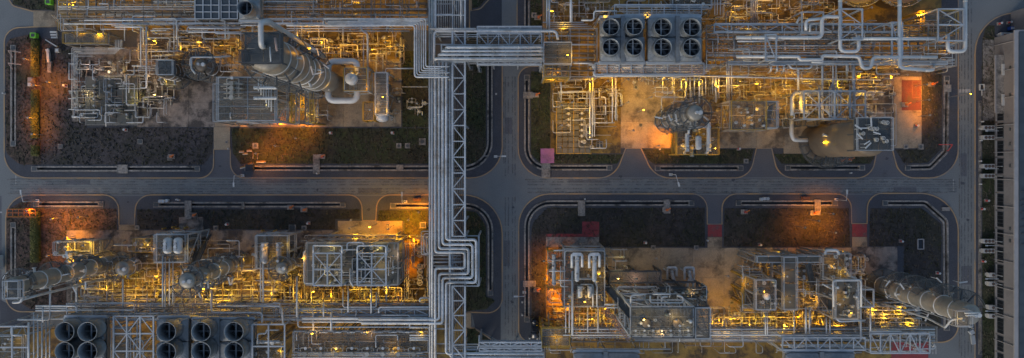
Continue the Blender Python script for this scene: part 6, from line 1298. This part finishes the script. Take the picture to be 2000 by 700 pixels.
for x, y in ((620, 339), (347, 390), (351, 391), (1142, 389), (1660, 338), (10, 183), (448, 291), (686, 430), (1288, 292), (1381, 470), (1020, 590), (1020, 615), (1034, 660), (1049, 661), (969, 184), (1916, 238), (1912, 252), (1913, 275), (1912, 315), (1912, 360)):
    c = P(x, y, .12); r = root('marker_post', c); rod('post', c, c + Vector((0, 0, .9)), .16, 'white_enamel', r); blk('foot', c + Vector((0, 0, .05)), .5, .5, .1, 'drain_concrete', r); tag(r, 'short white marker post', 'along the roads', 'marker post')
kitset(1972, 57, 'at the top right corner', ('water_butt', 'blue plastic container'), [('box', 0, 0, .5, 1.1, .8, 1.0, 'blue_plastic', 0), ('lid', 0, 0, 1.03, .8, .5, .08, 'white_enamel', 0)])
kitset(1895, 653, 'on the verge right of the leaning column', ('duct', 'curved grey duct end'), [('bend', 0, .6, .4, W(8), W(8), .7, 'steel', .6), ('run', .4, -1.2, .3, W(7), W(18), .5, 'steel', .15)])

# ---------------------------------------------------------------- the lit lamps
def lamps(zone, kind, watt, z, pts):
    for q in pts:
        zz = q[2] if len(q) > 2 else z; pl = 1.4 if zz > 6.6 else None
        rk = zone.startswith(('inside the', 'under the upper', 'on the long bottom', 'at the left end', 'under the left'))
        up = 1.6 if rk else 4.6; boost = 1.0
        if zz <= 5.5 and kind == 'amber': boost = 1.0 if rk else 1.75; zz += up
        if kind == 'orange': zz *= .85
        lamp(q[0], q[1], zz, watt * boost * LF[kind] * (.6 if pl else 1.0) * (q[3] if len(q) > 3 else 1), kind, zone, pole=pl, bare=NLAMP[0] % 9 == 0 and kind != 'orange')
LF = {'amber': 1.15, 'warm': 1.1, 'orange': 2.7}
LW = 1.0
lamps('over the amber lit strip of the north-west plot', 'amber', 420 * LW, 4.0, [(590, 84), (625, 80), (655, 92), (690, 82), (720, 96), (750, 82), (775, 88), (810, 70, 4, .4)])
lamps('under the left part of the upper rack', 'amber', 420 * LW, 4.0, [(262, 98, 4, 1.1), (300, 80), (345, 95), (380, 84), (425, 88), (462, 84), (480, 95, 4, .7)])
lamps('at the left end of the upper rack', 'amber', 380 * LW, 5.0, [(150, 58), (185, 66), (205, 40, 4)])
lamps('inside the upper left rack', 'amber', 260 * LW, 4.2, [(140, 10), (190, 18), (240, 8), (290, 20), (335, 8), (520, 18), (560, 20), (600, 6), (650, 20), (700, 8), (750, 20), (805, 10)])
lamps('round the metering deck', 'warm', 200 * LW, 4.5, [(165, 130), (200, 136), (235, 138), (160, 185), (255, 190), (280, 150), (300, 185), (318, 160)])
lamps('round the large grating structure', 'warm', 260 * LW, 11.0, [(445, 190), (480, 170), (480, 215), (515, 205), (440, 225)])
lamps('on the tallest column', 'amber', 520 * LW, 30, [(545, 122, 44, .9), (580, 140, 34, .9), (602, 95, 38, .7), (628, 140, 28, .7), (640, 175, 20, .6)])
lamps('round the yellow trestles', 'amber', 240 * LW, 4, [(575, 200), (600, 225), (560, 235, 3, .7)])
lamps('round the square vessel', 'amber', 160 * LW, 11.5, [(684, 140), (712, 170), (720, 215, 5, 1.2), (745, 190, 10.5), (748, 215, 10.5)])
lamps('beside the central rack on the turf', 'amber', 200 * LW, 3.5, [(812, 202)])
lamps('on the left verge', 'orange', 600 * LW, 5.5, [(64, 166), (90, 160, 5, .5), (52, 230, 5, .7), (45, 115, 5, .7), (60, 262, 5, .3)])
lamps('right of the concrete driveway', 'orange', 620 * LW, 5.5, [(497, 300, 6, 1.2), (540, 243, 4, .6), (590, 248, 4, .5), (458, 240, 4, .4), (535, 285, 6, 1.0), (575, 270, 6, .6)])
lamps('under the upper right rack', 'amber', 300 * LW, 4.4, [(1090, 100), (1150, 70), (1150, 120), (1400, 90), (1450, 70), (1500, 100), (1550, 70), (1600, 95), (1650, 80), (1700, 95), (1750, 75), (1790, 100), (1830, 60), (1850, 95)])
lamps('round the upper air coolers', 'amber', 330 * LW, 9.5, [(1180, 30, 13), (1262, 30, 13, .7), (1180, 124, 10), (1215, 128, 10), (1264, 124, 11, .7), (1320, 130, 10), (1375, 26, 12, .5)])
lamps('at the right end of the upper bridge', 'amber', 420 * LW, 8, [(1090, 140, 7, 1.2), (1106, 108, 14), (1098, 50, 12), (1075, 145, 4)])
lamps('below the upper right rack', 'amber', 420 * LW, 4.2, [(1150, 160), (1185, 158), (1225, 155, 4, 1.2), (1300, 155), (1335, 165), (1365, 160), (1400, 170), (1440, 160), (1480, 165, 4, 1.3), (1530, 165), (1550, 155), (1580, 170), (1640, 165), (1680, 150), (1715, 152, 4, 1.2), (1738, 150)])
lamps('at the top edge of the north-east plot', 'amber', 420 * LW, 4.5, [(1075, 20, 4, .8), (1440, 20), (1500, 10), (1540, 18), (1600, 10), (1650, 5, 9), (1700, 15, 5), (1735, 5, 9), (1790, 30)])
lamps('round the yellow metering deck', 'amber', 260 * LW, 4.6, [(1095, 205), (1115, 200), (1095, 245), (1145, 215), (1150, 265), (1092, 288), (1180, 205, 4, .8)])
lamps('on the bare amber concrete', 'amber', 420 * LW, 6, [(1225, 200), (1255, 215, 6, .8), (1270, 190)])
lamps('below the dark banded column', 'orange', 620 * LW, 5, [(1300, 262), (1285, 285, 5, .5), (1325, 285, 4, .6), (1235, 255, 5, .4)])
lamps('on the orange lit platform', 'amber', 240 * LW, 9, [(1332, 290), (1350, 285), (1372, 262), (1395, 290)])
lamps('round the banded column and its neighbour', 'amber', 240 * LW, 12, [(1310, 225, 18), (1335, 218, 25), (1412, 228, 6, 1.4), (1445, 220, 14), (1465, 235, 14), (1480, 212, 14), (1500, 225, 8), (1510, 205, 8)])
lamps('above the fat beige vessel', 'amber', 260 * LW, 5, [(1560, 200), (1600, 215), (1650, 200), (1690, 190), (1520, 210, 5, 1.1)])
lamp(1607, 279, 12, 300 * LW, 'amber', 'on the side of the fat beige vessel', pole=1.2, bare=True)
lamps('beside the red painted bay', 'orange', 760 * LW, 5, [(1770, 146, 5, .15), (1808, 165, 5, 1.0), (1812, 195, 5, .8), (1814, 225, 5, .4)])
lamp(1893, 184, 7, 420 * LW, 'amber', 'glaring beside the right road', bare=True)
lamps('on the lower left verge', 'orange', 560 * LW, 5.5, [(98, 428, 5.5, 1.3), (125, 465, 5, 1.0), (50, 412, 5, .5), (90, 500, 5, .5), (150, 425, 5, .5)])
lamps('above the leftmost column', 'amber', 240 * LW, 5, [(125, 485), (160, 480), (140, 510, 9, .8), (180, 500)])
lamps('in the amber lit strip of the south-west plot', 'amber', 430 * LW, 4.0, [(150, 550), (190, 560), (225, 548), (262, 560), (300, 545), (300, 575), (340, 560), (395, 565), (440, 570), (465, 550), (490, 560), (520, 575), (545, 555), (575, 575), (250, 585), (420, 590)])
lamps('on the south-west columns', 'amber', 170 * LW, 20, [(85, 545, 28), (135, 538, 22), (185, 525, 14), (260, 518, 12, 1.2), (285, 500, 12), (400, 545, 24), (430, 525, 18), (460, 520, 12), (470, 505, 6, 1.2), (590, 505, 14)])
lamps('round the grey grating structure', 'amber', 240 * LW, 9, [(275, 478, 9), (295, 485, 9), (335, 505, 8), (360, 490, 13, .5), (515, 490, 14), (530, 510, 12), (550, 480, 12, .5)])
lamps('above the two white frames', 'amber', 620 * LW, 5, [(680, 446, 5, .7), (720, 444), (755, 448, 5, 1.4), (778, 462, 5, 1.2), (690, 464, 4, .8)])
lamps('on the soil left of the central rack', 'orange', 560 * LW, 5, [(795, 430, 5, 1.9), (815, 415, 5, 1.3), (800, 470, 4, 1.6), (796, 520, 3.5, .35), (755, 440, 5, .8)])
lamps('below the large brown-decked structure', 'amber', 420 * LW, 4, [(610, 570), (640, 578), (680, 570), (715, 580), (750, 568), (775, 580), (810, 575, 4, .7)])
lamps('on the large brown-decked structure', 'warm', 170 * LW, 15.5, [(640, 485), (735, 485), (640, 530), (735, 525), (765, 500)])
lamps('round the lower left rack and coolers', 'amber', 260 * LW, 6, [(205, 625), (215, 680), (230, 600), (290, 640), (300, 690), (370, 620, 11, .5), (400, 622, 11, .5), (480, 620, 10, .6), (520, 660, 12, .7), (540, 690, 12, .7), (610, 625, 5), (650, 632, 5), (20, 670, 11, .6), (60, 690, 6, .7), (110, 640, 6, .7)])
lamps('on the long bottom deck', 'amber', 200 * LW, 12, [(608, 652), (712, 652), (818, 652), (650, 686), (765, 686), (600, 670, 5), (680, 672, 5), (760, 670, 5)])
lamps('at the left of the south-east pad', 'orange', 640 * LW, 5, [(1062, 545), (1078, 575), (1095, 600), (1060, 510, 5, .5), (1110, 520, 6, .5)])
lamps('on the tall amber lit structure', 'amber', 300 * LW, 13, [(1078, 520, 7), (1085, 548, 7), (1125, 535), (1150, 520), (1170, 540), (1140, 590), (1112, 585, 6)])
lamps('below the tall amber lit structure', 'amber', 420 * LW, 4.5, [(1180, 600), (1195, 630), (1150, 625), (1120, 640, 5, .8), (1085, 650, 6), (1210, 645, 5, .7), (1085, 665, 12, .7)])
lamps('round the tall bluish structure', 'warm', 230 * LW, 30, [(1255, 625), (1318, 625), (1290, 655), (1340, 640, 30, .6), (1350, 575, 15), (1260, 620, 18, .8), (1310, 640, 18, .8), (1300, 555, 12, .6), (1240, 545, 10, .8), (1205, 545, 10, .6), (1370, 630, 14, .7)])
lamps('on the bare concrete of the south-east plot', 'warm', 420 * LW, 7, [(1215, 510, 7, .8), (1280, 505, 7, .5), (1420, 540, 7, .5)])
lamps('in the amber lit strip of the south-east plot', 'amber', 430 * LW, 4, [(1400, 630), (1435, 622), (1465, 632), (1500, 625), (1530, 635), (1560, 622), (1600, 632), (1640, 640), (1415, 655, 5), (1480, 660, 8, .7), (1560, 660, 8, .6), (1650, 690, 10, .6)])
lamps('on the south-east structures', 'amber', 250 * LW, 12, [(1458, 555, 10), (1490, 570, 16, .7), (1500, 520, 6), (1535, 540, 15, .6), (1540, 590, 15, .6), (1570, 560, 6, 1.2), (1590, 590, 5, 1.2), (1625, 520, 13), (1648, 535, 13), (1645, 585, 18, .6), (1660, 612, 18, .6), (1520, 495, 6), (1640, 492, 5), (1680, 520, 6, 1.1), (1690, 545, 8)])
lamps('below the right leaning column', 'amber', 250 * LW, 5, [(1705, 610), (1730, 620), (1760, 610), (1780, 635), (1720, 640, 9, .7)])
lamps('on the right leaning column', 'amber', 150 * LW, 30, [(1735, 550, 14), (1775, 560, 22), (1820, 575, 28, .8), (1878, 626, 38.2, .8)])
lamps('above the lower right drain', 'orange', 620 * LW, 5.5, [(1597, 432, 6.5, 1.1), (1625, 418, 6, .8), (1570, 445, 6.5, .7), (1630, 455, 6, .6)])
finish_pipes()
finish_labels()
